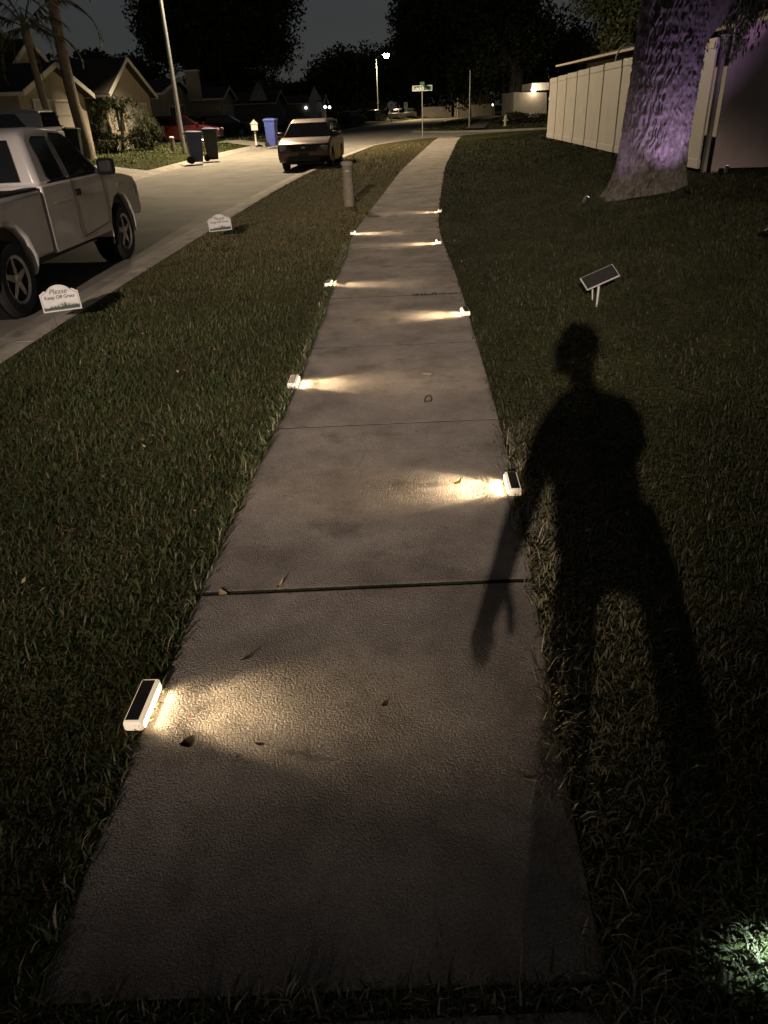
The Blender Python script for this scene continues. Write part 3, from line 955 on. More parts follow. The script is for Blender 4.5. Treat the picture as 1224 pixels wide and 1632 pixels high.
def car(name, label, cat, loc, rz, paint, L=4.3, W=1.74, H=1.5, wb=2.6, r=0.31, nose=None, roof=None, wins=None, detail=True, group=None, belt=0.92, rear_glass=True, glass='glass'):
    """x forward, y left, z up; origin on the ground under the middle"""
    t = empty(name, loc, rz, label, cat, group)
    hl = L / 2
    axf, axr = wb / 2 + 0.02, -wb / 2 + 0.02
    nose = nose or [(hl - 0.02, 0.40), (hl, 0.60), (hl - 0.08, 0.74), (hl - 0.5, 0.84), (hl - 1.0, belt)]
    tail = [(-hl + 0.02, belt + 0.02), (-hl, 0.62), (-hl + 0.05, 0.36), (-hl + 0.25, 0.24)]
    poly = [(-hl + 0.25, 0.24)] + [(axr - r - 0.06, 0.24)] + arch(axr, r + 0.055, r + 0.02)[::-1] + [(axr + r + 0.06, 0.20), (axf - r - 0.06, 0.20)] + arch(axf, r + 0.055, r + 0.02)[::-1] + [(axf + r + 0.06, 0.24), (hl - 0.15, 0.26)] + nose + tail[:-1]
    MB().prism(poly, side_fn, W / 2, -W / 2).build('body', MT[paint], t, smooth=50, bevel=0.10)
    MB().box((0, 0, 0.42), (L - 0.5, W - 0.46, 0.44)).build('underbody', MT['black'], t)
    roof = roof or [(hl - 1.05, belt - 0.02), (hl - 1.85, H - 0.06), (hl - 2.1, H), (-hl + 0.75, H - 0.02), (-hl + 0.45, H - 0.10), (-hl + 0.05, belt)]
    k = 0.34
    base_y = W / 2 - 0.03

    def yfn(z):
        return base_y - k * max(z - belt + 0.02, 0)
    gp = [(x, s * 1) for x, s in roof]
    n = len(gp)
    vv = [(x, -yfn(z), z) for x, z in gp] + [(x, yfn(z), z) for x, z in gp]
    ff = [tuple(range(n)), tuple(range(2 * n - 1, n - 1, -1))] + [((i + 1) % n, i, n + i, n + (i + 1) % n) for i in range(n)]
    MB().add(vv, ff).build('cabin', MT[paint], t, smooth=50, bevel=0.11)
    a, b = roof[0], roof[1]
    fa = lambda q: (a[0] + (b[0] - a[0]) * q, a[1] + (b[1] - a[1]) * q)
    cross_panel(MB(), fa(0.06), fa(0.94), yfn(fa(0.06)[1]) - 0.07, yfn(fa(0.94)[1]) - 0.07).build('windshield', MT[glass], t)
    if rear_glass:
        a2, b2 = roof[-1], roof[-2]
        fb = lambda q: (a2[0] + (b2[0] - a2[0]) * q, a2[1] + (b2[1] - a2[1]) * q)
        cross_panel(MB(), fb(0.25), fb(0.95), yfn(fb(0.25)[1]) - 0.09, yfn(fb(0.95)[1]) - 0.09).build('rear_window', MT['glass'], t)
    for s in (-1, 1):
        for wpoly in (wins or [[(hl - 1.25, belt + 0.03), (hl - 1.93, H - 0.11), (-0.08, H - 0.11), (-0.08, belt + 0.03)], [(-0.16, belt + 0.03), (-0.16, H - 0.11), (-hl + 0.78, H - 0.13), (-hl + 0.42, belt + 0.08)]]):
            panel(MB(), wpoly, yfn, s).build('side_window', MT['glass'], t)
        for ax in (axf, axr):
            wheel(t, ax, s * (W / 2 - 0.11), r, 0.2, s)
        if detail:
            MB().box((hl - 1.18, s * (W / 2 + 0.08), belt + 0.08), (0.12, 0.20, 0.13)).build('mirror', MT[paint], t, smooth=40, bevel=0.03)
            MB().box((hl - 0.10, s * (W / 2 - 0.22), 0.68), (0.18, 0.34, 0.14), rz=-s * 0.35).build('headlight', MT['lens_clear'], t, smooth=40, bevel=0.03)
            MB().box((-hl + 0.04, s * (W / 2 - 0.14), 0.80), (0.12, 0.22, 0.22)).build('tail_light', MT['lens_red'], t, smooth=40, bevel=0.02)
            for hx in (0.15, -0.85):
                MB().box((hx, s * (W / 2 + 0.004), belt - 0.14), (0.17, 0.02, 0.03)).build('door_handle', MT[paint], t, bevel=0.006)
            MB().box((0.02, s * (W / 2 + 0.0005), 0.58), (0.008, 0.003, 0.62)).build('door_seam', MT['black'], t)
    if detail:
        MB().box((hl - 0.02, 0, 0.64), (0.06, W * 0.50, 0.12)).build('grille', MT['black'], t, bevel=0.01)
        MB().box((hl - 0.01, 0, 0.36), (0.06, W * 0.62, 0.14)).build('lower_intake', MT['black'], t, bevel=0.01)
        MB().box((hl + 0.022, 0, 0.70), (0.02, 0.11, 0.05)).build('badge', MT['chrome'], t, bevel=0.006)
        MB().box((hl + 0.018, 0, 0.48), (0.02, 0.32, 0.14)).build('number_plate', MT['bin_dark'], t, bevel=0.004)
    return t


# the white pickup on the road's right side, seen from behind its right flank
def pickup():
    t = empty('pickup_truck', (-4.37, 7.33, -0.145), R(90) - R(2.0), 'white extended-cab pickup truck parked at the kerb, cut by the left edge', 'pickup truck')
    W = 1.76
    r = 0.365
    hw = W / 2
    bed = [(-1.12, 0.56), (-0.55, 0.50)] + arch(0, 0.455, 0.40)[::-1] + [(0.55, 0.47), (0.90, 0.46), (0.93, 0.50), (0.93, 1.10), (-1.12, 1.10)]
    MB().prism(bed, side_fn, hw, -hw).build('bed', MT['car_white'], t, smooth=40, bevel=0.06)
    MB().box((-0.1, 0, 1.085), (1.86, W - 0.22, 0.04)).build('bed_liner', MT['black'], t)
    for s in (-1, 1):
        MB().box((-0.1, s * (hw - 0.085), 1.108), (2.0, 0.13, 0.028)).build('rail_cap', MT['black'], t, bevel=0.01)
    body = [(0.965, 0.50), (1.0, 0.45), (2.62, 0.44), (2.70, 0.46)] + arch(3.19, 0.455, 0.40)[::-1] + [(3.70, 0.52), (3.95, 0.56), (4.0, 0.74), (3.98, 0.90), (3.86, 1.005), (3.5, 1.065), (2.85, 1.135), (2.4, 1.13), (0.965, 1.13)]
    MB().prism(body, side_fn, hw, -hw).build('body', MT['car_white'], t, smooth=40, bevel=0.065)
    MB().box((1.5, 0, 0.55), (4.6, W - 0.5, 0.42)).build('chassis', MT['black'], t)
    k = 0.27
    by = hw - 0.025

    def yfn(z):
        return by - k * max(z - 1.10, 0)
    gp = [(0.985, 1.10), (2.90, 1.11), (2.25, 1.575), (2.08, 1.645), (1.6, 1.672), (1.22, 1.655), (1.10, 1.60)]
    n = len(gp)
    vv = [(x, -yfn(z), z) for x, z in gp] + [(x, yfn(z), z) for x, z in gp]
    ff = [tuple(range(n)), tuple(range(2 * n - 1, n - 1, -1))] + [((i + 1) % n, i, n + i, n + (i + 1) % n) for i in range(n)]
    MB().add(vv, ff).build('cab', MT['car_white'], t, smooth=45, bevel=0.06)
    cross_panel(MB(), (2.84, 1.16), (2.28, 1.555), 0.74, 0.64).build('windshield', MT['glass'], t)
    # rear window of the cab
    mbw = MB()
    for o_, y0, z0 in ((0, 0.62, 1.17),):
        pts = [(0.982, -0.66, 1.17), (0.982, 0.66, 1.17), (1.082, 0.58, 1.56), (1.082, -0.58, 1.56)]
        mbw.add([(p[0] - 0.012, p[1], p[2]) for p in pts] + pts, [(0, 3, 2, 1), (4, 5, 6, 7), (0, 1, 5, 4), (1, 2, 6, 5), (2, 3, 7, 6), (3, 0, 4, 7)])
    mbw.build('rear_window', MT['glass'], t, bevel=0.004)
    door_w = [(2.66, 1.155), (2.20, 1.545), (2.06, 1.585), (1.80, 1.60), (1.755, 1.56), (1.80, 1.155)]
    rear_w = [(1.70, 1.155), (1.655, 1.57), (1.34, 1.575), (1.26, 1.54), (1.24, 1.20), (1.30, 1.155)]
    for s in (-1, 1):
        panel(MB(), door_w, yfn, s).build('side_window', MT['glass'], t)
        panel(MB(), rear_w, yfn, s).build('side_window', MT['glass'], t)
        for wp_ in (door_w, rear_w):
            MB().tube([(x, s * (yfn(z) + 0.003), z) for x, z in wp_ + wp_[:1]], 0.011, 6).build('window_seal', MT['black'], t, smooth=60)
        MB().tube([(2.71, s * (hw + 0.001), 0.93), (1.2, s * (hw + 0.001), 0.935)], 0.004, 5).build('door_crease', MT['car_white'], t)
        MB().tube([(2.55, s * (yfn(1.14) + 0.004), 1.14), (1.2, s * (yfn(1.14) + 0.004), 1.14)], 0.007, 5).build('belt_strip', MT['black'], t)
        MB().tube([(3.78, s * (hw - 0.10), 1.03), (3.3, s * (hw - 0.09), 1.092), (2.80, s * (hw - 0.07), 1.137)], 0.004, 5).build('hood_seam', MT['black'], t)
        for x in (0.0, 3.19):
            wheel(t, x, s * (hw - 0.125), r, 0.235, s)
            MB().lathe([(0.43, -0.13), (0.43, 0.10)], 20, Matrix.Translation((x, s * (hw - 0.18), 0.42)) @ Matrix.Rotation(R(90), 4, 'X'), cap=True).build('wheel_well', MT['black'], t)
        seam = [(2.68, 1.12), (2.70, 0.86), (2.66, 0.56), (1.76, 0.50), (1.72, 0.62), (1.74, 1.13)]
        MB().tube([(x, s * (hw + 0.0005), z) for x, z in seam[2:]], 0.005, 5).build('door_seam', MT['black'], t)
        MB().tube([(x, s * (hw + 0.0005), z) for x, z in seam[:3]], 0.004, 5).build('door_seam', MT['black'], t)
        MB().box((1.86, s * (hw + 0.006), 0.985), (0.155, 0.02, 0.07)).build('door_handle', MT['black'], t, bevel=0.02)
        MB().box((2.60, s * (hw + 0.12), 1.205), (0.12, 0.21, 0.19)).build('mirror', MT['black'], t, smooth=40, bevel=0.045)
        MB().box((2.62, s * (hw + 0.02), 1.15), (0.09, 0.10, 0.06)).build('mirror_arm', MT['black'], t, bevel=0.01)
        MB().box((3.93, s * (hw - 0.16), 0.86), (0.12, 0.30, 0.17)).build('headlight', MT['lens_clear'], t, smooth=40, bevel=0.03)
        MB().box((3.86, s * (hw - 0.02), 0.83), (0.10, 0.05, 0.15)).build('side_marker', MT['lens_clear'], t, smooth=40, bevel=0.015)
        MB().box((-1.11, s * (hw - 0.09), 0.86), (0.06, 0.15, 0.34)).build('tail_light', MT['lens_red'], t, bevel=0.015)
        MB().box((3.30, s * (hw + 0.002), 0.955), (0.22, 0.008, 0.028)).build('badge', MT['chrome'], t, bevel=0.003)
        MB().box((2.74, s * (hw - 0.13), 0.42), (0.025, 0.24, 0.30)).build('mud_flap', MT['black'], t, bevel=0.006)
    MB().box((-0.78, -(hw + 0.001), 0.90), (0.17, 0.006, 0.17)).build('fuel_door', MT['car_white'], t, bevel=0.004)
    MB().box((4.03, 0, 0.60), (0.20, W - 0.06, 0.20)).build('bumper', MT['chrome'], t, smooth=40, bevel=0.06)
    MB().box((-1.17, 0, 0.62), (0.14, W - 0.1, 0.18)).build('bumper', MT['chrome'], t, smooth=40, bevel=0.04)
    MB().box((3.99, 0, 0.83), (0.06, 0.98, 0.20)).build('grille', MT['black'], t, bevel=0.01)
    return t


pickup()
# small family car facing the camera, its right wheels on the gutter
car('hatchback_car', 'copper brown hatchback parked facing the camera at the right kerb', 'car', (-1.93, 28.0, -0.145), R(-90) - R(5), 'car_tan', L=4.1, W=1.72, H=1.52, wb=2.5, r=0.30, belt=0.98,
    nose=[(2.03, 0.40), (2.05, 0.62), (1.97, 0.80), (1.55, 0.93), (1.25, 0.98)],
    roof=[(1.30, 0.96), (0.50, 1.41), (0.20, 1.50), (-1.3, 1.49), (-1.68, 1.38), (-2.0, 0.98)],
    wins=[[(1.05, 1.01), (0.42, 1.37), (-0.35, 1.40), (-0.35, 1.01)], [(-0.43, 1.01), (-0.43, 1.40), (-1.3, 1.39), (-1.6, 1.06)]])
car('suv', 'silver sport utility vehicle in the driveway beyond the pickup', 'car', (-11.8, 24.6, 0.22), R(182), 'car_silver', L=4.6, W=1.85, H=1.74, wb=2.75, r=0.36, belt=1.10,
    roof=[(1.15, 1.08), (0.45, 1.66), (0.15, 1.73), (-1.95, 1.71), (-2.22, 1.66), (-2.28, 1.10)],
    nose=[(2.28, 0.45), (2.30, 0.75), (2.2, 0.95), (1.8, 1.05), (1.2, 1.10)])
car('red_car', 'dark red car parked in the driveway of the beige house', 'car', (-11.15, 49.0, 0.2), R(0), 'car_red', L=4.6, W=1.78, H=1.5, wb=2.7, r=0.32, belt=0.95)
car('dark_car', 'dark sedan in the driveway behind the white mailbox', 'car', (-10.9, 62.3, 0.14), R(0), 'car_dark', L=4.6, W=1.78, H=1.45, wb=2.7, r=0.32)
for i, (x, y, p, lab) in enumerate([(-1.7, 97, 'car_dark', 'far dark car on the road\'s left side nearest the porch lamps'), (1.2, 112, 'car_dark', 'far dark car parked beside the octagonal sign'),
                                    (4.6, 123, 'car_silver', 'far grey car parked left of the white rectangular sign'), (7.0, 130, 'car_dark', 'far dark car parked right of the white rectangular sign')]):
    car('parked_car', lab, 'car', (x, y, 0.0), R(60 + i * 7), p, detail=False, group='cars parked far up the road')


# ------------------------------------------------------------------ bins, mailbox, posts, hydrant
def bin_(loc, rz, m, lid, label, h=1.05):
    t = empty('wheelie_bin', loc, rz, label, 'bin', 'wheeled bins at the kerb')
    mb = MB()
    rows = []
    for z, a, b in ((0.06, 0.22, 0.25), (0.5, 0.255, 0.29), (h - 0.12, 0.285, 0.325), (h - 0.12, 0.305, 0.345), (h - 0.05, 0.305, 0.345)):
        rows.append([(-a, -b, z), (a, -b, z), (a, b, z), (-a, b, z)])
    mb.grid(rows, True)
    mb.f.append((3, 2, 1, 0))
    mb.build('body', MT[m], t, smooth=30, bevel=0.02)
    l_ = MB().grid([[(-0.33, -0.36, h - 0.05), (0.33, -0.36, h - 0.05), (0.33, 0.36, h - 0.05), (-0.33, 0.36, h - 0.05)], [(-0.31, -0.34, h - 0.01), (0.31, -0.34, h + 0.0), (0.31, 0.34, h + 0.0), (-0.31, 0.34, h - 0.01)], [(-0.1, -0.2, h + 0.03), (0.2, -0.2, h + 0.04), (0.2, 0.2, h + 0.04), (-0.1, 0.2, h + 0.03)]], True)
    l_.f.append((8, 9, 10, 11))
    l_.f.append((3, 2, 1, 0))
    l_.build('lid', MT[lid], t, smooth=30, bevel=0.012)
    for s in (-1, 1):
        MB().lathe([(0.13, -0.03), (0.13, 0.03)], 16, Matrix.Translation((0.24, s * 0.27, 0.13)) @ Matrix.Rotation(R(90), 4, 'X')).build('wheel', MT['rubber'], t, smooth=40)
    MB().tube([(0.34, -0.26, h - 0.10), (0.40, -0.26, h - 0.06), (0.40, 0.26, h - 0.06), (0.34, 0.26, h - 0.10)], 0.014, 6).build('handle', MT['bin_dark'], t, smooth=40)
    return t


bin_((-7.0, 32.4, -0.10), R(200), 'bin_navy', 'bin_navy', 'navy wheeled bin nearer the camera of the pair by the pole', 1.15)
bin_((-6.62, 33.9, -0.10), R(190), 'bin_dark', 'bin_navy', 'dark wheeled bin behind the navy bin by the pole', 1.22)
bin_((-5.25, 44.2, -0.04), R(170), 'bin_blue', 'bin_blue', 'bright blue wheeled bin beside the hatchback', 1.35)
bin_((-11.6, 31.8, 0.30), R(190), 'bin_dark', 'bin_dark', 'black wheeled bin just beyond the pickup hood', 1.05)

t = empty('mailbox', (-6.55, 47.0, -0.02), R(10), 'white roofed mailbox on a turned post by the kerb', 'mailbox')
MB().lathe([(0.09, 0), (0.09, 0.12), (0.06, 0.2), (0.05, 0.6), (0.07, 0.66), (0.07, 0.9)], 12).build('post', MT['trim'], t, smooth=40)
MB().prism([(-0.22, 0.9), (0.22, 0.9), (0.22, 1.28), (-0.22, 1.28)], lambda u, v, q: (u, q, v), -0.28, 0.28).build('box', MT['trim'], t, bevel=0.01)
MB().prism([(-0.28, 1.283), (0.28, 1.283), (0.05, 1.50), (0, 1.56), (-0.05, 1.50)], lambda u, v, q: (u, q, v), -0.31, 0.31).build('roof', MT['trim'], t)
MB().box((0, -0.285, 1.06), (0.34, 0.01, 0.26)).build('door', MT['white_plastic'], t)
t.scale = (0.85, 0.85, 0.85)

t = empty('bollard', (-0.40, 14.4, -0.02), 0, 'weathered round wooden post standing in the verge', 'post')
pb = [(0.098 + 0.004 * math.sin(z * 9), z) for z in np.linspace(0, 0.70, 9)]
MB().lathe(pb, 18).build('shaft', MT['wood_post'], t, smooth=60)
MB().lathe([(0.105, 0.70), (0.112, 0.715), (0.112, 0.745), (0.09, 0.765), (0.02, 0.775)], 18).build('cap', MT['kerb'], t, smooth=50)
MB().lathe([(0.103, 0.60), (0.105, 0.61), (0.103, 0.62)], 18, cap=False).build('band', MT['galv'], t, smooth=50)

t = empty('guard_post', (-9.0, 37.0, 0.12), 0, 'short pale post standing beside the left lamp pole', 'post')
MB().lathe([(0.10, 0), (0.10, 0.62)], 14).build('shaft', MT['wood_post'], t, smooth=60)
MB().lathe([(0.115, 0.62), (0.115, 0.67), (0.06, 0.70)], 14).build('cap', MT['trim'], t, smooth=50)

t = empty('fire_hydrant', (10.9, 63.6, -0.02), R(-90), 'pale fire hydrant on the lawn past the side street', 'hydrant')
MB().lathe([(0.17, 0), (0.17, 0.05), (0.11, 0.07), (0.105, 0.50), (0.14, 0.52), (0.14, 0.56), (0.12, 0.58)], 16).build('barrel', MT['hydrant'], t, smooth=40)
MB().lathe([(0.135, 0.58), (0.12, 0.68), (0.07, 0.76), (0.03, 0.78), (0.03, 0.84)], 16).build('bonnet', MT['hydrant'], t, smooth=40)
for a in (0, 90, -90):
    m_ = Matrix.Rotation(R(a), 4, 'Z') @ Matrix.Translation((0.09, 0, 0.42)) @ Matrix.Rotation(R(90), 4, 'Y')
    MB().lathe([(0.07 if a == 0 else 0.055, 0), (0.07 if a == 0 else 0.055, 0.10), (0.03, 0.13)], 12, m_).build('nozzle_cap', MT['hydrant'], t, smooth=40)


# ------------------------------------------------------------------ signs
def yard_sign(loc, rz, tilt, label):
    t = empty('yard_sign', loc, rz, label, 'sign', 'keep off grass signs on the verge')
    t.rotation_euler = (tilt, R(-2.5), rz)
    w, h = 0.165, 0.16      # half width, height of the straight side
    z0 = 0.11

    def outline(s):
        p = [(-w + s, z0 + s), (w - s, z0 + s), (w - s, z0 + h - s)]
        for a in np.linspace(0, 1, 5):
            p.append((w - s - 0.012 - 0.038 * a, z0 + h - s + 0.012 * math.sin(a * math.pi / 2) + 0.012 * a))
        for a in np.linspace(R(28), R(152), 11):
            p.append(((0.118 - s * 0.6) * math.cos(a), z0 + h - 0.032 - s * 0.4 + 0.098 * math.sin(a)))
        for a in np.linspace(1, 0, 5):
            p.append((-w + s + 0.012 + 0.038 * a, z0 + h - s + 0.012 * math.sin(a * math.pi / 2) + 0.012 * a))
        p.append((-w + s, z0 + h - s))
        return p
    f = lambda u, v, q: (u, q, v)
    MB().prism(outline(0), f, -0.003, 0.003).build('plate', MT['sign_face'], t)
    # printed border line
    o, i_ = outline(0.010), outline(0.0125)
    n = len(o)
    MB().add([(u, -0.0036, v) for u, v in o] + [(u, -0.0036, v) for u, v in i_], [(k, (k + 1) % n, n + (k + 1) % n, n + k) for k in range(n)]).build('border_line', MT['ink'], t)
    mb = MB()
    r = random.Random(3)
    mb.add([(-w + 0.014, -0.0036, z0 + 0.014), (w - 0.014, -0.0036, z0 + 0.014), (w - 0.014, -0.0036, z0 + 0.045), (-w + 0.014, -0.0036, z0 + 0.034)], [(0, 1, 2, 3)])
    for k in range(90):
        x = r.uniform(-w + 0.016, w - 0.018)
        hh = 0.028 + 0.030 * math.exp(-((x - 0.03) / 0.08) ** 2) + r.uniform(-0.008, 0.012)
        dx = r.uniform(-0.008, 0.008)
        mb.add([(x - 0.003, -0.0040 - k * 1e-6, z0 + 0.03), (x + 0.003, -0.0040 - k * 1e-6, z0 + 0.03), (x + dx, -0.0040 - k * 1e-6, z0 + 0.014 + hh)], [(0, 1, 2)])
    mb.build('grass_print', MT['ink_green'], t)
    text_mesh('lettering', 'Please', 0.062, MT['ink'], t, (-0.005, -0.0045, z0 + 0.150), shear=0.35)
    text_mesh('lettering', 'Keep Off Grass', 0.041, MT['ink'], t, (0, -0.0045, z0 + 0.108), bold=0.0006)
    for s in (-1, 1):
        MB().tube([(s * 0.09, 0.006, -0.12), (s * 0.09, 0.006, z0 + 0.12)], 0.0018, 6).build('stake', MT['black'], t)
    return t


yard_sign((-2.80, 6.50, -0.03), R(13), R(-8), 'white please keep off grass sign beside the pickup')
yard_sign((-2.20, 11.1, -0.02), R(8), R(-8), 'smaller-looking white keep off grass sign beyond the pickup')

t = empty('street_sign', (3.16, 46.0, -0.03), R(-6), 'street name blade on a thin steel post at the corner', 'street sign')
MB().tube([(0, 0, 0), (0, 0, 2.50)], 0.03, 8).build('post', MT['galv'], t, smooth=40)
MB().box((0.0, -0.035, 2.50), (1.10, 0.012, 0.26)).build('name_blade', MT['street_sign'], t, bevel=0.003)
bb = MB()
for (c, d) in (((0, -0.043, 2.62), (1.10, 0.004, 0.022)), ((0, -0.043, 2.38), (1.10, 0.004, 0.030)), ((-0.54, -0.043, 2.50), (0.022, 0.004, 0.21)), ((0.54, -0.043, 2.50), (0.022, 0.004, 0.21))):
    bb.box(c, d)
bb.build('border', MT['sign_white'], t)
text_mesh('lettering', 'Lockli', 0.25, MT['sign_white'], t, (-0.50, -0.046, 2.415), bold=0.006, align='LEFT')
MB().box((0, 0.0, 2.72), (0.012, 0.75, 0.18), rz=R(20)).build('cross_blade', MT['street_sign'], t, bevel=0.003)


def octagon_sign(loc, rz):
    t = empty('octagonal_sign', loc, rz, 'far white octagonal road sign on a post at the bend', 'road sign')
    MB().tube([(0, 0, 0), (0, 0, 2.0)], 0.07, 8).build('post', MT['sign_white'], t, smooth=40)
    pol = [(0.62 * math.cos(R(22.5 + 45 * k)), 1.9 + 0.62 * math.sin(R(22.5 + 45 * k))) for k in range(8)]
    MB().prism(pol, lambda u, v, q: (u, q, v), -0.09, -0.075).build('rim', MT['sign_red'], t)
    pol = [(0.55 * math.cos(R(22.5 + 45 * k)), 1.9 + 0.55 * math.sin(R(22.5 + 45 * k))) for k in range(8)]
    MB().prism(pol, lambda u, v, q: (u, q, v), -0.097, -0.092).build('face', MT['sign_white'], t)  # white stands for overexposed glare on the sign, put into the face colour
    MB().box((0.06, -0.099, 1.95), (0.26, 0.004, 0.10), ry=0.5).build('mark', MT['black'], t)


octagon_sign((3.35, 110, 0.0), R(-5))
t = empty('rectangular_sign', (5.75, 119, 0.0), R(-5), 'far white rectangular road sign above the parked cars', 'road sign')
MB().tube([(0, 0, 0), (0, 0, 2.2)], 0.05, 8).build('post', MT['galv'], t, smooth=40)
MB().box((0, -0.06, 1.85), (0.55, 0.015, 0.85)).build('face', MT['sign_white'], t, bevel=0.004)
MB().box((0, -0.07, 1.98), (0.20, 0.004, 0.34)).build('mark', MT['galv'], t)
t = empty('marker_pole', (12.0, 66.0, 0.0), 0, 'tall thin bare pole left of the hydrant', 'pole')
MB().tube([(0, 0, 0), (0, 0, 3.9)], [0.05, 0.04], 8).build('shaft', MT['galv'], t, smooth=40)
t.location = (8.1, 64, -0.02)


# ------------------------------------------------------------------ street lamps
def street_lamp(loc, height, arm, label, power, color, lean=0.0, blend=0.35, size=158, aim=(0, 0, -3), lens=(0.30, 0.15, 0.15)):
    t = empty('street_lamp', loc, 0, label, 'street lamp', 'street lamps on steel poles')
    MB().tube([(0, 0, 0), (lean * 0.5, 0, height * 0.5), (lean, 0, height)], [0.105, 0.085, 0.06], 12).build('pole', MT['galv'], t, smooth=40)
    a = Vector(arm)
    base = Vector((lean, 0, height - 0.1))
    pts = [base + Vector((a.x * q, a.y * q, a.z * math.sin(q * math.pi / 2))) for q in np.linspace(0, 1, 6)]
    MB().tube(pts, [0.045] * 5 + [0.035], 8).build('arm', MT['galv'], t, smooth=40)
    e = pts[-1]
    d = Vector((a.x, a.y, 0)).normalized()
    az = math.atan2(d.y, d.x)
    c = e + d * 0.28
    hm = Matrix.Translation(c) @ Matrix.Rotation(az, 4, 'Z') @ Matrix.Diagonal((0.36, 0.16, 0.10, 1))
    MB().lathe([(0.2, 0.75), (0.7, 0.6), (1.0, 0.0), (0.95, -0.3)], 16, hm).build('head', MT['galv'], t, smooth=60)
    lm = Matrix.Translation(c + Vector((0, 0, -0.05))) @ Matrix.Rotation(az, 4, 'Z') @ Matrix.Diagonal((*lens, 1))
    MB().lathe([(0.98, 0.1), (0.9, -0.35), (0.6, -0.75), (0.2, -0.95)], 16, lm).build('lens', MT['sodium'], t, smooth=60)
    light('SPOT', tuple(c + Vector((0, 0, -0.11 - lens[2]))), t, power, color, target=tuple(c + Vector((0, 0, -0.26)) + Vector(aim)), spot_size=R(size), spot_blend=blend, shadow_soft_size=0.10)
    return t


street_lamp((-8.6, 37.4, 0.1), 10.4, (1.9, 0.0, 0.35), 'tall steel lamp pole by the bins, its head above the picture', POW_LEFT, C_LEFT, blend=0.28, size=146.9, aim=(2.0, 0.0, -3))
street_lamp((1.75, 125, 0.1), 8.1, (1.25, -0.3, 0.5), 'far lit street lamp glowing above the bend of the road', POW_FAR, C_FAR, lens=(0.46, 0.44, 0.50))  # lens oversized: the glare round the lamp is put into its shape

# the floodlight on a post behind the photographer that throws the long figure shadow
t = empty('floodlight_pole', (-3.45, -13.1, -0.05), R(75.3), 'floodlight on a timber post behind the photographer', 'floodlight')
MB().tube([(0, 0, 0), (0, 0, 5.8)], [0.11, 0.09], 12).build('post', MT['wood_post'], t, smooth=40)
MB().box((0.28, 0, 5.52), (0.30, 0.34, 0.24)).build('housing', MT['black'], t, bevel=0.03)
MB().box((0.434, 0, 5.52), (0.01, 0.28, 0.18)).build('lens', MT['dim_lamp'], t)
MB().box((0.12, 0, 5.52), (0.16, 0.05, 0.05)).build('bracket', MT['galv'], t)
fl = light('SPOT', (0.47, 0, 5.52), t, POW_BEHIND, C_BEHIND, target=(10.42, 0.95, 5.52 - 2.55), spot_size=R(15.6), spot_blend=1.0, shadow_soft_size=0.08)
fl.scale = (1.95, 1.0, 1.0)


# ------------------------------------------------------------------ houses
def house(name, label, xf, y0, y1, depth, base, eave, ridge, wallm, roofm, peak=None, parent=None, over=0.35, side=1):
    """a gabled block whose gable faces +x (side=1); ridge runs along x"""
    t = parent or empty(name, (0, 0, 0), 0, label, 'house')
    yp = peak if peak is not None else (y0 + y1) / 2
    MB().prism([(y0, base), (y1, base), (y1, eave), (yp, ridge), (y0, eave)], lambda u, v, q: (q, u, v), xf - depth, xf).build('wall', wallm, t)
    for (ya, yb) in ((y0, yp), (y1, yp)):
        d = Vector((0, yb - ya, ridge - eave))
        nrm = Vector((0, -d.z, d.y))
        nrm = nrm.normalized() * (1 if nrm.z > 0 else -1)
        u = d.normalized()
        a = Vector((0, ya, eave)) - u * over + nrm * 0.02
        b = Vector((0, yp, ridge)) + nrm * 0.02
        vv = []
        for xx in (xf + over, xf - depth - over):
            for p in (a, b, b + nrm * 0.12, a + nrm * 0.12):
                vv.append((xx, p.y, p.z))
        MB().add(vv, [(0, 1, 2, 3), (7, 6, 5, 4), (0, 4, 5, 1), (1, 5, 6, 2), (2, 6, 7, 3), (3, 7, 4, 0)]).build('roof', roofm, t)
        # rake board on the gable edge and gutter along the eave
        vv = []
        for xx in (xf + over + 0.003, xf + over + 0.045):
            for p in (a - nrm * 0.05, b - nrm * 0.05, b + nrm * 0.13, a + nrm * 0.13):
                vv.append((xx, p.y, p.z))
        MB().add(vv, [(0, 1, 2, 3), (7, 6, 5, 4), (0, 4, 5, 1), (1, 5, 6, 2), (2, 6, 7, 3), (3, 7, 4, 0)]).build('rake_board', MT['trim'], t)
        MB().box((xf - depth / 2, a.y, a.z + 0.03), (depth + over * 2, 0.10, 0.11)).build('gutter', MT['trim'], t)
    return t


def opening(t, xf, yc, z0, w, h, kind, m):
    """door or window on a wall that faces +x"""
    o = MB().box((xf + 0.02, yc, z0 + h / 2), (0.05, w, h)).build(kind, m, t)
    fr = MB()
    for c, d in (((xf + 0.035, yc, z0 + h + 0.04), (0.08, w + 0.16, 0.08)), ((xf + 0.035, yc - w / 2 - 0.04, z0 + h / 2), (0.08, 0.08, h)), ((xf + 0.035, yc + w / 2 + 0.04, z0 + h / 2), (0.08, 0.08, h))):
        fr.box(c, d)
    fr.build('frame', MT['trim'], o)
    if kind == 'garage_door':
        for k in range(1, 4):
            MB().box((xf + 0.047, yc, z0 + h * k / 4), (0.006, w, 0.02)).build('panel_joint', MT['stucco_dark'], o)
    if kind == 'window':
        MB().box((xf + 0.05, yc, z0 + h / 2), (0.02, 0.04, h)).build('mullion', MT['trim'], o)
    return o


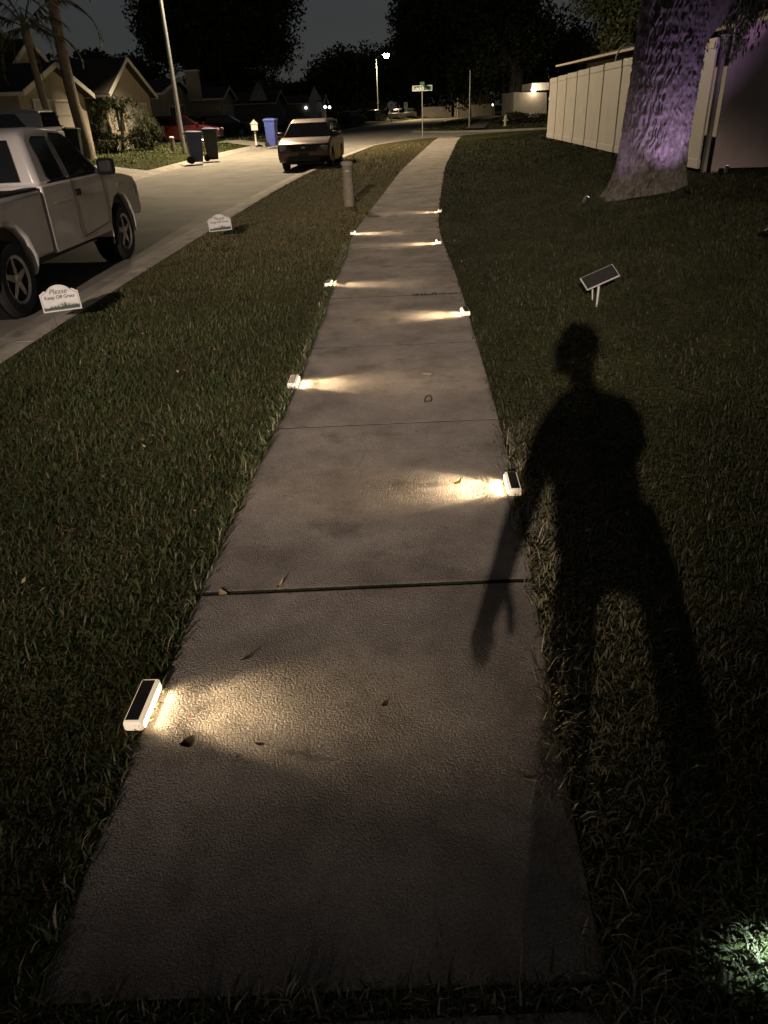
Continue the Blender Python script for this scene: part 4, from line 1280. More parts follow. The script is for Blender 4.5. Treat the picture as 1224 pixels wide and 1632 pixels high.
def near_opening(t, y, xc, z0, w, h, kind, m):
    """window on a wall that faces the camera (-y)"""
    o = MB().box((xc, y - 0.02, z0 + h / 2), (w, 0.05, h)).build(kind, m, t)
    fr = MB()
    for c, d in (((xc, y - 0.035, z0 + h + 0.04), (w + 0.16, 0.08, 0.08)), ((xc - w / 2 - 0.04, y - 0.035, z0 + h / 2), (0.08, 0.08, h)), ((xc + w / 2 + 0.04, y - 0.035, z0 + h / 2), (0.08, 0.08, h)), ((xc, y - 0.035, z0 - 0.04), (w + 0.16, 0.08, 0.08))):
        fr.box(c, d)
    fr.build('frame', MT['trim'], o)
    return o


B = 0.3
h1 = house('house', 'beige house with stepped gables behind the palms at far left', -12.4, 29.6, 36.4, 9, B - 0.4, 2.55, 3.5, MT['stucco'], MT['shingle'])
house('', '', -14.4, 33.8, 38.2, 8, B - 0.4, 3.55, 4.55, MT['stucco'], MT['shingle'], parent=h1)
house('', '', -15.4, 24.0, 38.0, 10, B - 0.4, 3.3, 5.9, MT['stucco'], MT['shingle'], peak=34.5, parent=h1)
opening(h1, -12.4, 33.0, B, 4.6, 2.0, 'garage_door', MT['door'])
near_opening(h1, 29.6, -14.6, 1.1, 1.3, 1.1, 'window', MT['glass'])
h2 = house('house', 'house with a single pale gable behind the small palm', -12.2, 38.6, 46.6, 9, B - 0.4, 2.65, 4.15, MT['stucco'], MT['shingle'], peak=42.2)
opening(h2, -12.2, 43.6, B, 3.6, 1.95, 'garage_door', MT['door'])
opening(h2, -12.2, 40.2, 1.15, 1.2, 1.1, 'window', MT['glass'])
near_opening(h2, 38.6, -14.2, 1.1, 1.2, 1.1, 'window', MT['glass'])
h3 = house('house', 'low beige house with a chimney behind the red car', -13.4, 53.5, 63.0, 10, B - 0.4, 2.95, 3.8, MT['stucco2'], MT['shingle'])
house('', '', -11.5, 65.0, 71.0, 10, B - 0.4, 2.75, 3.5, MT['stucco'], MT['shingle'], parent=h3)
ch = MB().box((-12.6, 61.0, 3.5), (0.9, 0.75, 1.9)).build('chimney', MT['stucco'], h3)
MB().box((-12.6, 61.0, 4.48), (1.02, 0.87, 0.10)).build('cap', MT['trim'], ch)
opening(h3, -11.5, 68.0, B, 4.2, 1.95, 'garage_door', MT['door'])
opening(h3, -13.4, 56.5, 1.1, 1.4, 1.1, 'window', MT['glass'])
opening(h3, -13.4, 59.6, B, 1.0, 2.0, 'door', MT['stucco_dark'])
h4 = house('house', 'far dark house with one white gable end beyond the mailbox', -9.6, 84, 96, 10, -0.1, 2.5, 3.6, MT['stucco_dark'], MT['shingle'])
MB().prism([(-11.9, 2.75), (-10.0, 2.75), (-10.7, 4.75)], lambda u, v, q: (u, q, v), 83.4, 83.6).build('dormer_face', MT['trim'], h4)
MB().prism([(-12.0, 2.72), (-9.9, 2.72), (-10.7, 4.85)], lambda u, v, q: (u, q, v), 83.61, 87).build('dormer_roof', MT['shingle'], h4)
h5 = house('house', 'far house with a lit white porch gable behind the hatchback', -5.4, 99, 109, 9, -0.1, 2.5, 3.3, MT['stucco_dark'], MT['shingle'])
MB().prism([(-6.9, 2.7), (-5.2, 2.7), (-6.1, 4.2)], lambda u, v, q: (u, q, v), 98.0, 98.15).build('porch_gable', MT['trim'], h5)
MB().box((-6.35, 98.1, 1.3), (0.95, 0.3, 2.8)).build('porch_column', MT['trim'], h5)
# small lamps on the far houses
for (x, y, z, lab, mm, hs) in ((-4.97, 98.9, 2.0, 'left of two bright porch lamps on the far house', 'porch', 'a'), (-4.45, 98.9, 1.95, 'right of two bright porch lamps on the far house', 'porch', 'b'), (-7.3, 98.9, 2.0, 'dim lamp left of the white porch column', 'dim_lamp', 'c')):
    t = empty('porch_lamp', (x, y, z), 0, lab, 'wall lamp', 'lamps on the far porch')
    MB().lathe([(0.05, -0.12), (0.14, -0.08), (0.17, 0.04), (0.10, 0.14), (0.03, 0.17)], 12).build('glass', MT[mm], t, smooth=60)
    MB().box((0, 0.10, 0.06), (0.08, 0.2, 0.08)).build('bracket', MT['black'], t)

# the house behind the cream fence on the right
hr = empty('house', (0, 0, 0), 0, 'low house with a dark red roof behind the cream fence', 'house')
MB().box((13.6, 22.3, 1.35), (11.0, 16.0, 2.7)).build('wall', MT['stucco2'], hr)
vv = [(7.2, 13.6, 2.72), (20.0, 13.6, 2.72), (20.0, 31.0, 2.72), (7.2, 31.0, 2.72), (13.6, 19, 4.0), (13.6, 26, 4.0)]
MB().add(vv, [(0, 1, 4), (1, 2, 5, 4), (2, 3, 5), (3, 0, 4, 5), (3, 2, 1, 0)]).build('roof', MT['shingle_red'], hr)
MB().box((7.16, 22.3, 2.69), (0.08, 17.5, 0.06)).build('gutter', MT['stucco'], hr)
MB().box((13.6, 13.56, 2.70), (12.9, 0.10, 0.13)).build('fascia', MT['trim'], hr)
hl_ = empty('garage', (0, 0, 0), 0, 'pale low garage wall under a glaring floodlight', 'garage')
MB().prism([(12.7, -0.2), (15.6, -0.2), (15.45, 2.25), (12.6, 2.35)], lambda u, v, q: (u, q, v), 70, 76).build('wall', MT['stucco2'], hl_)
MB().box((14.9, 72.9, 2.7), (1.5, 5.6, 0.55)).build('roof', MT['trim'], hl_)
t = empty('wall_floodlight', (14.28, 69.85, 2.45), 0, 'glaring floodlight on the pale garage wall', 'floodlight')
MB().lathe([(0.06, -0.16), (0.18, -0.10), (0.22, 0.02), (0.18, 0.14), (0.05, 0.20)], 14).build('lens', MT['flood'], t, smooth=60)
MB().box((0, 0.10, 0.10), (0.10, 0.16, 0.10)).build('bracket', MT['galv'], t)
light('POINT', (0, -0.4, -0.05), t, 45.0, (1.0, 0.82, 0.56), shadow_soft_size=0.15)
for (x, y, z, lab) in ((15.5, 100, 1.35, 'tiny lamp far off left of the big dark oak'), (13.75, 61, 1.62, 'tiny lamp low beside the cream fence end')):
    t = empty('garden_lamp', (x, y, 0.0), 0, lab, 'lamp', 'tiny lamps beyond the side street')
    MB().tube([(0, 0, 0), (0, 0, z)], 0.03, 6).build('post', MT['black'], t)
    MB().lathe([(0.03, z), (0.09, z + 0.03), (0.09, z + 0.20), (0.02, z + 0.26)], 10).build('glass', MT['dim_lamp'], t, smooth=60)
hf = empty('house', (0, 0, 0), 0, 'far pale house with an arched porch at the end of the path', 'house')
arc = [(16.6, 0), (15.3, 0)][::-1]
pol = [(14.6, -0.1), (15.3, -0.1)] + [(16.1 - 0.75 * math.cos(a), 0.8 + 0.75 * math.sin(a)) for a in np.linspace(0, math.pi, 9)] + [(16.9, -0.1), (20.5, -0.1), (20.5, 2.2), (14.6, 2.2)]
MB().prism(pol, lambda u, v, q: (u, q, v), 130, 130.4).build('wall', MT['stucco_dark'], hf)
MB().prism([(14.2, 2.2), (21, 2.2), (19.0, 3.3), (16, 3.3)], lambda u, v, q: (u, q, v), 129.5, 136).build('roof', MT['shingle'], hf)
MB().box((17.5, 133, 1.0), (6, 3, 2.2)).build('porch_back', MT['stucco_dark'], hf)
t = empty('white_post', (13.3, 118, -0.05), 0, 'far white post beside the path past the side street', 'post')
MB().tube([(0, 0, 0), (0, 0, 2.55)], [0.12, 0.10], 8).build('shaft', MT['trim'], t, smooth=40)
MB().lathe([(0.15, 2.55), (0.15, 2.65), (0.04, 2.72)], 8).build('cap', MT['trim'], t)
t = empty('board_fence', (0, 0, 0), 0, 'far low grey fence behind the street sign', 'fence')
for k in range(12):
    MB().box((9.6 + k * 0.42, 138 + k * 0.02, 0.75), (0.40, 0.06, 1.6)).build('board', MT['stucco_dark'], t)


# ------------------------------------------------------------------ cream vinyl fence
def fence(name, label, pts, spacing, vm, pm, hgt=1.80, foff=0.0, pm2=None):
    t = empty(name, (0, 0, 0), 0, label, 'fence')
    pts = np.array(pts, float)
    s = np.concatenate([[0], np.cumsum(np.linalg.norm(np.diff(pts, axis=0), axis=1))])
    n = max(int(round(s[-1] / spacing)), 1)
    P = [np.array([np.interp(u, s, pts[:, 0]), np.interp(u, s, pts[:, 1])]) for u in np.linspace(0, s[-1], n + 1)]
    for i, p in enumerate(P):
        z = float(z_right(p[0], p[1]))
        d = P[min(i + 1, n)] - P[max(i - 1, 0)]
        a = math.atan2(d[1], d[0])
        po = MB().box((p[0], p[1], z + hgt / 2), (0.12, 0.05, hgt + 0.02), rz=a).build('post', pm2 or pm, t, bevel=0.006)
        cm = Matrix.Translation((p[0], p[1], z + hgt + 0.01)) @ Matrix.Rotation(a + R(45), 4, 'Z')
        MB().lathe([(0.07, 0.0), (0.07, 0.012), (0.01, 0.03)], 4, cm).build('cap', pm, po)
    for i in range(n):
        a_, b_ = P[i], P[i + 1]
        d = b_ - a_
        L = np.linalg.norm(d)
        az = math.atan2(d[1], d[0])
        mid = (a_ + b_) / 2
        z = float(z_right(mid[0], mid[1]))
        nb = 9
        w = (L - 0.11) / nb
        for k in range(nb):
            q = a_ + d / L * (0.055 + w * (k + 0.5)) + np.array([d[1], -d[0]]) / L * foff
            MB().box((q[0], q[1], z + hgt / 2 + 0.02), (w - 0.0015, 0.026, hgt - 0.22), rz=az).build('board', vm, t)
        for zz in (0.12, hgt - 0.06):
            rq = mid + np.array([d[1], -d[0]]) / L * foff
            MB().box((rq[0], rq[1], z + zz), (L - 0.11, 0.05, 0.13), rz=az).build('rail', vm, t, bevel=0.006)
    return t


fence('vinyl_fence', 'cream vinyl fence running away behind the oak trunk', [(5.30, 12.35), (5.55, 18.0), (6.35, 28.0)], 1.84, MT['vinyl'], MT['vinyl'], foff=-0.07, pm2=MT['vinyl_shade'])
fence('tan_fence', 'vinyl fence turned to the camera right of the oak trunk, painted tan as unlit', [(5.42, 12.22), (12.5, 10.6)], 1.84, MT['vinyl_unlit'], MT['vinyl_unlit'], 1.95)
# white bent pipe standing up behind the fence
t = empty('bent_pipe', (5.75, 18.6, 0.45), 0, 'white bent pipe arching over the cream fence', 'pipe')
pp = [(0, -0.06, 0), (-0.12, -0.05, 1.55), (-0.16, -0.05, 1.85)] + [(-0.16 + 0.24 * (1 - math.cos(a)), -0.05, 1.85 + 0.30 * math.sin(a)) for a in np.linspace(0.15, math.pi * 0.75, 10)]
MB().tube(pp, [0.020] * len(pp), 8).build('tube', MT['trim'], t, smooth=50)
MB().lathe([(0.03, 0), (0.03, 0.10)], 8, Matrix.Translation((-0.09, -0.05, 1.15))).build('clamp', MT['trim'], t, smooth=50)


# ------------------------------------------------------------------ foliage
def leaf_mesh(name, centres, size, seed, cols, parent, aspect=0.5, droop=0.0, kind=None):
    r = np.random.default_rng(seed)
    n = len(centres)
    u = r.normal(size=(n, 3))
    u[:, 2] -= droop * 2.2
    u /= np.linalg.norm(u, axis=1, keepdims=True)
    w = r.normal(size=(n, 3))
    w -= u * (u * w).sum(1, keepdims=True)
    w /= np.linalg.norm(w, axis=1, keepdims=True)
    s = size * r.uniform(0.6, 1.4, (n, 1))
    V = np.empty((n, 4, 3), np.float32)
    V[:, 0] = centres - u * s
    V[:, 1] = centres + w * s * aspect - u * s * 0.1
    V[:, 2] = centres + u * s
    V[:, 3] = centres - w * s * aspect - u * s * 0.1
    me = bpy.data.meshes.new(name)
    me.vertices.add(n * 4)
    me.vertices.foreach_set('co', V.ravel())
    me.loops.add(n * 4)
    me.loops.foreach_set('vertex_index', np.arange(n * 4, dtype=np.int32))
    me.polygons.add(n)
    me.polygons.foreach_set('loop_start', np.arange(0, n * 4, 4, dtype=np.int32))
    me.update(calc_edges=True)
    cols = np.array(cols)
    c = np.ones((n, 4, 4), np.float32)
    c[:, :, :3] = (cols[r.integers(0, len(cols), n)] * r.uniform(0.6, 1.3, (n, 1)))[:, None]
    me.color_attributes.new('tint', 'FLOAT_COLOR', 'POINT').data.foreach_set('color', c.ravel())
    me.materials.append(MT['leaf'])
    o = bpy.data.objects.new(name, me)
    col.objects.link(o)
    o.parent = parent
    return o


OAK = [(0.034, 0.044, 0.018), (0.045, 0.052, 0.022), (0.025, 0.034, 0.014), (0.055, 0.055, 0.028)]


def crown_points(c, rad, n, nclump, seed, hollow=0.35, spread=0.22):
    r = np.random.default_rng(seed)
    d = r.normal(size=(nclump, 3))
    d /= np.linalg.norm(d, axis=1, keepdims=True)
    rr = r.uniform(hollow, 1.0, (nclump, 1)) ** 0.6
    cl = d * rr
    k = r.integers(0, nclump, n)
    o = r.normal(size=(n, 3))
    o *= (r.uniform(0, 1, (n, 1)) ** 0.45) * 1.55 / np.linalg.norm(o, axis=1, keepdims=True)
    p = cl[k] + o * spread * r.uniform(0.7, 1.25, (nclump, 1))[k]
    return np.array(c) + p * np.array(rad)


def tree(name, label, base, trunk_r, trunk_h, c, rad, n, nclump, size, seed, group=None, limbs=5, moss=0):
    t = empty(name, base, 0, label, 'tree', group)
    bx = Vector(base)
    c = Vector(c) - bx
    r = random.Random(seed)
    mb = MB()
    pts = [Vector((0, 0, -0.2)), Vector((r.uniform(-.1, .1), r.uniform(-.1, .1), trunk_h * 0.5)), Vector((r.uniform(-.2, .2), 0, trunk_h))]
    mb.tube(pts, [trunk_r * 1.25, trunk_r * 0.9, trunk_r * 0.8], 10)
    for k in range(limbs):
        a = 2 * math.pi * (k + r.uniform(-.2, .2)) / limbs
        e = c + Vector((math.cos(a) * rad[0] * 0.7, math.sin(a) * rad[1] * 0.7, r.uniform(-0.3, 0.5) * rad[2]))
        m_ = pts[2].lerp(e, 0.5) + Vector((0, 0, r.uniform(0.0, 0.12) * rad[2]))
        mb.tube([pts[2] - Vector((0, 0, 0.2)), m_, e], [trunk_r * 0.6, trunk_r * 0.35, trunk_r * 0.08], 7)
    mb.build('trunk', MT['bark_far'], t, smooth=60)
    cp = crown_points(tuple(c), rad, n, nclump, seed)
    leaf_mesh('crown', cp, size, seed + 1, OAK, t)
    if moss:
        rr = np.random.default_rng(seed + 5)
        P = []
        for k in range(moss):
            a = rr.uniform(0, 2 * np.pi)
            p0 = np.array([c.x + rad[0] * 0.95 * math.cos(a), c.y + rad[1] * 0.9 * math.sin(a), c.z - rad[2] * rr.uniform(0.1, 0.75)])
            Ln = rr.uniform(0.6, 2.2)
            m = int(Ln * 34)
            q = p0 + np.stack([rr.normal(0, 0.12, m), rr.normal(0, 0.12, m), -rr.uniform(0, Ln, m)], 1)
            P.append(q)
        leaf_mesh('hanging_moss', np.concatenate(P), size * 0.75, seed + 6, OAK, t, 0.25, 1.0)
    return t


tree('oak_tree', 'huge dark oak with drooping moss above the houses at left', (-15.5, 78, 0.2), 0.55, 3.8, (-13.0, 77, 9.6), (6.6, 5.5, 5.0), 105000, 190, 0.17, 101, limbs=7, moss=70)
tree('oak_tree', 'big dark oak in the middle beyond the side street', (13.6, 75, 0.0), 0.75, 4.0, (9.6, 78, 8.0), (6.3, 6.0, 5.4), 105000, 190, 0.17, 111, limbs=8, moss=60)
tree('oak_tree', 'dark tree behind the red roofed house at right', (21.5, 52, 0.2), 0.4, 3.0, (19.6, 50, 5.0), (4.6, 4.0, 2.2), 30000, 80, 0.13, 121, limbs=6)
tree('oak_tree', 'leafy boughs with sky gaps above the cream fence', (24.0, 66, 0.2), 0.5, 5.0, (17.8, 58, 8.4), (4.4, 4.5, 2.6), 12000, 46, 0.12, 131, limbs=6, moss=12)
far_list = [(-2.5, 150, 5.5, 8, 5.5, 'rounded dark tree left of the far street lamp'), (4.5, 165, 7.0, 9, 6.0, 'dark tree directly behind the far street lamp'), (13, 150, 7.5, 9, 7.0, 'dark tree right of the far street lamp'),
            (-12, 165, 3.4, 10, 3.6, 'low dark treetops behind the porch gable house'), (-24, 140, 4.0, 10, 4.0, 'low dark treetops behind the white dormer'), (-40, 130, 5, 11, 5, 'dark trees far behind the chimney house'),
            (-30, 90, 4.0, 7, 3.6, 'dark tree close behind the single gable house'), (-48, 100, 4.6, 10, 4.5, 'dark tree far behind the stepped gable house'), (26, 120, 6, 9, 6, 'dark tree behind the arched porch house'), (38, 105, 6, 10, 6, 'dark tree behind the garage floodlight'),
            (30, 80, 5, 8, 5, 'dark tree right of the garage wall'), (36, 52, 4, 8, 4, 'dark tree behind the low red roofed house')]
for i, (x, y, cz, rx, rz, lab) in enumerate(far_list):
    tree('far_tree', lab, (x, y, 0), 0.3, cz * 0.5, (x, y, cz), (rx, rx * 0.7, rz), 15000, 80, 0.30, 200 + i, group='dark trees beyond the houses', limbs=4)


# palms in the first yard
def frond(mb_pts, base, az, el, L, r, n=46):
    p = np.array(base)
    pts = []
    for i in range(12):
        q = i / 11
        e = el - 1.9 * q * q
        pts.append(p.copy())
        p = p + np.array([math.cos(az) * math.cos(e), math.sin(az) * math.cos(e), math.sin(e)]) * L / 11
    pts = np.array(pts)
    for k in range(n):
        q = r.uniform(0.12, 1.0)
        c = np.array([np.interp(q * 11, range(12), pts[:, j]) for j in range(3)])
        mb_pts.append((c, q, az))
    return pts


def palm(label, base, top, r0, r1, seed, nf=15, L=2.6):
    t = empty('palm_tree', base, 0, label, 'palm tree', 'palms in front of the left houses')
    r = random.Random(seed)
    b, e = Vector((0, 0, -0.1)), Vector(top) - Vector(base)
    n = 26
    path, rad = [], []
    for i in range(n):
        q = i / (n - 1)
        path.append(b.lerp(e, q) + Vector((math.sin(q * math.pi) * -0.12, 0, 0)))
        rad.append((r0 + (r1 - r0) * q) * (1.0 + 0.035 * (i % 2)) * (1.25 if i == 0 else 1))
    MB().tube(path, rad, 14).build('trunk', MT['palm_bark'], t, smooth=50)
    MB().lathe([(r1 * 1.1, 0.0), (r1 * 1.5, 0.15), (r1 * 1.25, 0.5), (r1 * 0.5, 0.9)], 12, Matrix.Translation(e - Vector((0, 0, 0.15)))).build('crownshaft', MT['palm_bark'], t, smooth=50)
    for k in range(nf):
        az = 2 * math.pi * k / nf + r.uniform(-.2, .2)
        lst = []
        el = r.uniform(-0.7, 1.2)
        pts = frond(lst, (e.x, e.y, e.z + 0.4), az, el, L * r.uniform(0.8, 1.1), r)
        mb = MB().tube([tuple(p) for p in pts], [0.022] * 6 + [0.012] * 6, 5)
        fo = mb.build('frond', MT['palm_bark'], t, smooth=60)
        V, F = [], []
        for (c, q, a) in lst:
            s = r.choice((-1, 1))
            sd = Vector((-math.sin(a) * s, math.cos(a) * s, -0.8))
            sd = (sd + Vector((math.cos(a), math.sin(a), 0)) * 0.7).normalized()
            ln_ = 0.55 * math.sin(math.pi * min(0.95, q * 0.8 + 0.18))
            c = Vector(c)
            wv = Vector((math.cos(a), math.sin(a), 0)) * 0.03
            o = len(V)
            V += [c - wv, c + wv, c + sd * ln_]
            F.append((o, o + 1, o + 2))
        lf = MB().add(V, F).build('leaflets', MT['palm_leaf'], fo)
    return t


MT['palm_leaf'] = mat('palm_leaf', (0.045, 0.055, 0.025), (0.03, 0.038, 0.016), 6, 0.6)
palm('slim leaning palm at far left, its fronds in the picture', (-10.95, 29.0, 0.25), (-11.35, 29.0, 4.0), 0.14, 0.105, 5, L=2.2)
palm('tall thick palm trunk right of the slim palm', (-11.5, 33, 0.25), (-11.65, 33, 5.5), 0.23, 0.19, 6, L=2.8)


def shrub(name, label, loc, rad, n, size, seed, cat='shrub', droop=0.0, aspect=0.3, stems=6):
    t = empty(name, loc, 0, label, cat, 'shrubs in the left yards')
    r = random.Random(seed)
    mb = MB()
    for k in range(stems):
        a = r.uniform(0, 6.28)
        mb.tube([(0.1 * math.cos(a), 0.1 * math.sin(a), 0), (rad[0] * 0.4 * math.cos(a), rad[1] * 0.4 * math.sin(a), rad[2] * 0.9)], [0.03, 0.012], 5)
    mb.build('stem', MT['bark_far'], t)
    leaf_mesh('foliage', crown_points((0, 0, rad[2] * 0.95), rad, n, 30, seed, 0.2, 0.25), size, seed, [(0.034, 0.038, 0.017), (0.042, 0.045, 0.021), (0.026, 0.03, 0.013)], t, aspect, droop)
    return t


# a small feathery palm and low planting before the gabled house
t = empty('small_palm', (-11.7, 37.6, 0.3), 0, 'small double-stemmed feathery palm before the gabled house', 'palm tree', 'palms in front of the left houses')
for s in (-0.35, 0.45):
    MB().tube([(s * 0.4, 0, -0.1), (s, 0.05, 1.55)], [0.09, 0.07], 8).build('trunk', MT['palm_bark'], t, smooth=50)
    P = []
    rr = np.random.default_rng(int(60 + s * 10))
    for k in range(26):
        a = rr.uniform(0, 2 * np.pi)
        u = np.linspace(0.05, 1.15, 26)
        q = np.stack([s + np.cos(a) * u, 0.05 + np.sin(a) * u, 1.55 + 0.55 * np.sin(u * 2.2) - 0.65 * u * u + rr.uniform(-.1, .25)], 1) + rr.normal(0, 0.05, (26, 3))
        P.append(q)
    leaf_mesh('fronds', np.concatenate(P), 0.12, 77, [(0.05, 0.055, 0.025), (0.035, 0.042, 0.018)], t, 0.18, 0.6)
shrub('grass_clump', 'tall spiky ornamental grass clump before the gabled house', (-10.9, 39.5, 0.25), (0.8, 0.7, 0.75), 2600, 0.17, 81, 'ornamental grass', -0.8, 0.10)
shrub('hedge', 'low leafy hedge along the gabled house', (-11.9, 37.0, 0.25), (1.3, 0.8, 0.45), 3200, 0.07, 82)
shrub('hedge', 'dark shrub at the corner of the stepped gable house', (-12.0, 30.6, 0.25), (0.9, 0.8, 0.8), 2400, 0.08, 83)
shrub('hedge', 'dark rounded shrub by the chimney house garage', (-10.6, 66.0, 0.2), (1.0, 0.9, 0.55), 1800, 0.09, 84)
for i, (x, y, w, lab) in enumerate([(12.3, 67.2, 2.3, 'dark hedge in front of the garage wall, left part'), (15.5, 67.4, 2.4, 'dark hedge in front of the garage wall, right part')]):
    shrub('hedge', lab, (x, y, 0.0), (w, 0.8, 0.42), 3000, 0.10, 90 + i)


# ------------------------------------------------------------------ the near oak: bark in real relief, violet light at its foot
def vnoise(u, v, nu, nv, seed):
    """value noise, periodic in u (0..1); v free"""
    r = np.random.default_rng(seed)
    g = r.uniform(-1, 1, (nu, nv))
    a, b = (u % 1.0) * nu, np.clip(v, 0, 0.9999) * (nv - 1)
    i, j = np.floor(a).astype(int) % nu, np.floor(b).astype(int)
    fa, fb = a - np.floor(a), b - np.floor(b)
    fa, fb = fa * fa * (3 - 2 * fa), fb * fb * (3 - 2 * fb)
    i2, j2 = (i + 1) % nu, np.minimum(j + 1, nv - 1)
    return (g[i, j] * (1 - fa) + g[i2, j] * fa) * (1 - fb) + (g[i, j2] * (1 - fa) + g[i2, j2] * fa) * fb


oak = empty('oak_tree', (4.05, 11.35, float(z_right(4.05, 11.35))), 0, 'near oak trunk with furrowed bark lit violet', 'tree')
NU, NV, HT = 440, 300, 4.3
U, Vv = np.meshgrid(np.arange(NU) / NU, np.linspace(0, 1, NV))
Z = Vv * HT - 0.12
rb = 0.415 + 0.17 * np.exp(-(Z + 0.12) / 0.26) + 0.03 * np.exp(-((Z - 3.4) / 0.8) ** 2)
TH = U * 2 * np.pi
rb = rb * (1 + 0.06 * np.cos(TH * 3 + 1.0) * np.exp(-Z / 0.8) + 0.16 * np.cos(TH * 5 + 0.4 + 0.5 * np.sin(TH * 2)) * np.exp(-(Z + 0.12) / 0.28) + 0.025 * np.cos(TH * 2 + Z))
uw = U + 0.012 * vnoise(U, Vv, 14, 26, 1) + 0.005 * vnoise(U, Vv, 40, 70, 2)
n1 = vnoise(uw, Vv, 84, 30, 3)
n2 = vnoise(uw, Vv, 150, 66, 4)
n3 = vnoise(U, Vv, 210, 150, 6)
ridge = 1 - np.abs(n1) * 1.7
bark = 0.034 * np.clip(ridge, -0.6, 1) + 0.014 * (1 - np.abs(n2) * 2) + 0.003 * n3
cxs = 0.10 * (Z / 3.0) + 0.02 * np.sin(Z)
X_ = cxs + (rb + bark) * np.cos(TH)
Y_ = (rb + bark) * np.sin(TH) * 0.95
mb = MB()
co = np.stack([X_, Y_, Z], 2)
mb.grid([[tuple(p) for p in row] for row in co], True)
mb.build('trunk', MT['bark'], oak, smooth=80)
rr = random.Random(9)
ends = []
for (a, L, el, r0) in ((0.05, 5.0, 0.75, 0.30), (1.2, 4.5, 0.8, 0.24), (2.4, 4.8, 0.9, 0.26), (3.5, 4.2, 1.05, 0.24), (4.8, 4.6, 0.95, 0.25), (0.0, 1.2, 1.5, 0.3)):
    p = Vector((0.14, 0, 3.9))
    path = [Vector((0.12, 0, 3.3)), p]
    d = Vector((math.cos(a) * math.cos(el), math.sin(a) * math.cos(el), math.sin(el)))
    for k in range(5):
        p = p + d * L / 5
        d = (d + Vector((rr.uniform(-.2, .2), rr.uniform(-.2, .2), -0.08))).normalized()
        path.append(p.copy())
    MB().tube(path, [r0 * 1.1, r0, r0 * .85, r0 * .7, r0 * .5, r0 * .35, r0 * .15], 12).build('limb', MT['bark'], oak, smooth=60)
    ends.append(path[-1])
MB().tube([(0.22, -0.05, 1.72), (0.52, -0.02, 2.15), (0.95, 0.1, 2.75), (1.5, 0.15, 3.5), (2.3, 0.2, 4.2)], [0.20, 0.24, 0.22, 0.18, 0.10], 16).build('limb', MT['bark'], oak, smooth=60)
cp = np.concatenate([crown_points(tuple(e + Vector((0, 0, 0.4))), (2.6, 2.6, 1.5), 2600, 24, 300 + i) for i, e in enumerate(ends)])
leaf_mesh('crown', cp[cp[:, 2] > 3.6], 0.085, 310, OAK, oak)
# boughs hanging down in front of the tan fence
r_ = np.random.default_rng(64)
P = []
for k in range(46):
    x0, y0 = r_.uniform(0.85, 2.0), r_.uniform(-0.35, 0.5)
    zt = 2.9 + 0.5 * x0 * 0.3
    Ln = r_.uniform(0.7, 1.5) * (1.0 if x0 < 1.5 else 0.8)
    m = int(Ln * 55)
    u = r_.uniform(0, 1, m)
    P.append(np.stack([x0 - 0.22 * u + r_.normal(0, 0.03, m), y0 + r_.normal(0, 0.03, m), zt - Ln * u + r_.normal(0, 0.02, m)], 1))
leaf_mesh('hanging_bough', np.concatenate(P), 0.055, 65, OAK, oak, 0.22, 1.2)


def stake_light(x, y, label, lens, col_, power, aim, h=0.16, spot=70, tilt=0.0):
    z = float(z_right(x, y))
    t = empty('stake_light', (x, y, z), 0, label, 'spotlight', 'solar spotlights staked in the right lawn')
    MB().tube([(0, 0, -0.08), (0, 0, h)], [0.006, 0.011], 8).build('stake', MT['black'], t, smooth=40)
    d = Vector(aim).normalized()
    q = d.to_track_quat('Z', 'Y').to_matrix().to_4x4()
    m_ = Matrix.Translation((0, 0, h + 0.03)) @ q
    MB().lathe([(0.018, -0.06), (0.030, -0.02), (0.034, 0.045)], 14, m_).build('head', MT['black'], t, smooth=40)
    MB().lathe([(0.030, 0.046), (0.024, 0.052), (0.004, 0.054)], 14, m_).build('lens', MT[lens], t, smooth=40)
    if power:
        light('SPOT', tuple(Vector((0, 0, h + 0.03)) + d * 0.07), t, power, col_, target=tuple(Vector((0, 0, h + 0.03)) + d * 2), spot_size=R(spot), spot_blend=0.8, shadow_soft_size=0.02)
    return t


VIO = (0.68, 0.46, 1.0)
stake_light(3.02, 10.75, 'small violet spotlight in the grass left of the oak', 'purple', VIO, 30.0, (1.0, 0.55, 1.2), 0.10)
stake_light(4.20, 10.05, 'small spotlight in front of the oak foot aimed up the bark', 'purple', VIO, 135.0, (-0.02, 1.0, 0.95), 0.06, 74)
stake_light(5.12, 11.15, 'small violet spotlight between the oak and the tan fence', 'purple', (0.72, 0.40, 1.0), 70.0, (0.52, 1.0, 1.78), 0.10, 10)
stake_light(3.66, 6.85, 'small spotlight at the right edge of the lawn', 'dim_lamp', (0.9, 0.85, 1.0), 0.5, (0.4, -0.7, 0.3), 0.10, 90)
stake_light(0.915, 0.80, 'cool white spotlight lighting the grass at the lower right corner', 'cool', (0.66, 0.95, 1.0), 24.0, (-0.38, 0.0, -0.40), 0.09, 60)

# tilted solar panel on a stake in the right lawn
t = empty('solar_panel', (1.84, 5.93, float(z_right(1.84, 5.93))), R(0), 'small white-framed solar panel tilted on a stake in the right lawn', 'solar panel')
pm_ = Matrix.Translation((0.0, 0, 0.235)) @ Euler((R(38), R(-19), R(10))).to_matrix().to_4x4()


def pbox(name, c, d, m, bev=0.0):
    b_ = MB().box(c, d)
    b_.v = [tuple(pm_ @ Vector(p)) for p in b_.v]
    return b_.build(name, m, t, bevel=bev or None)


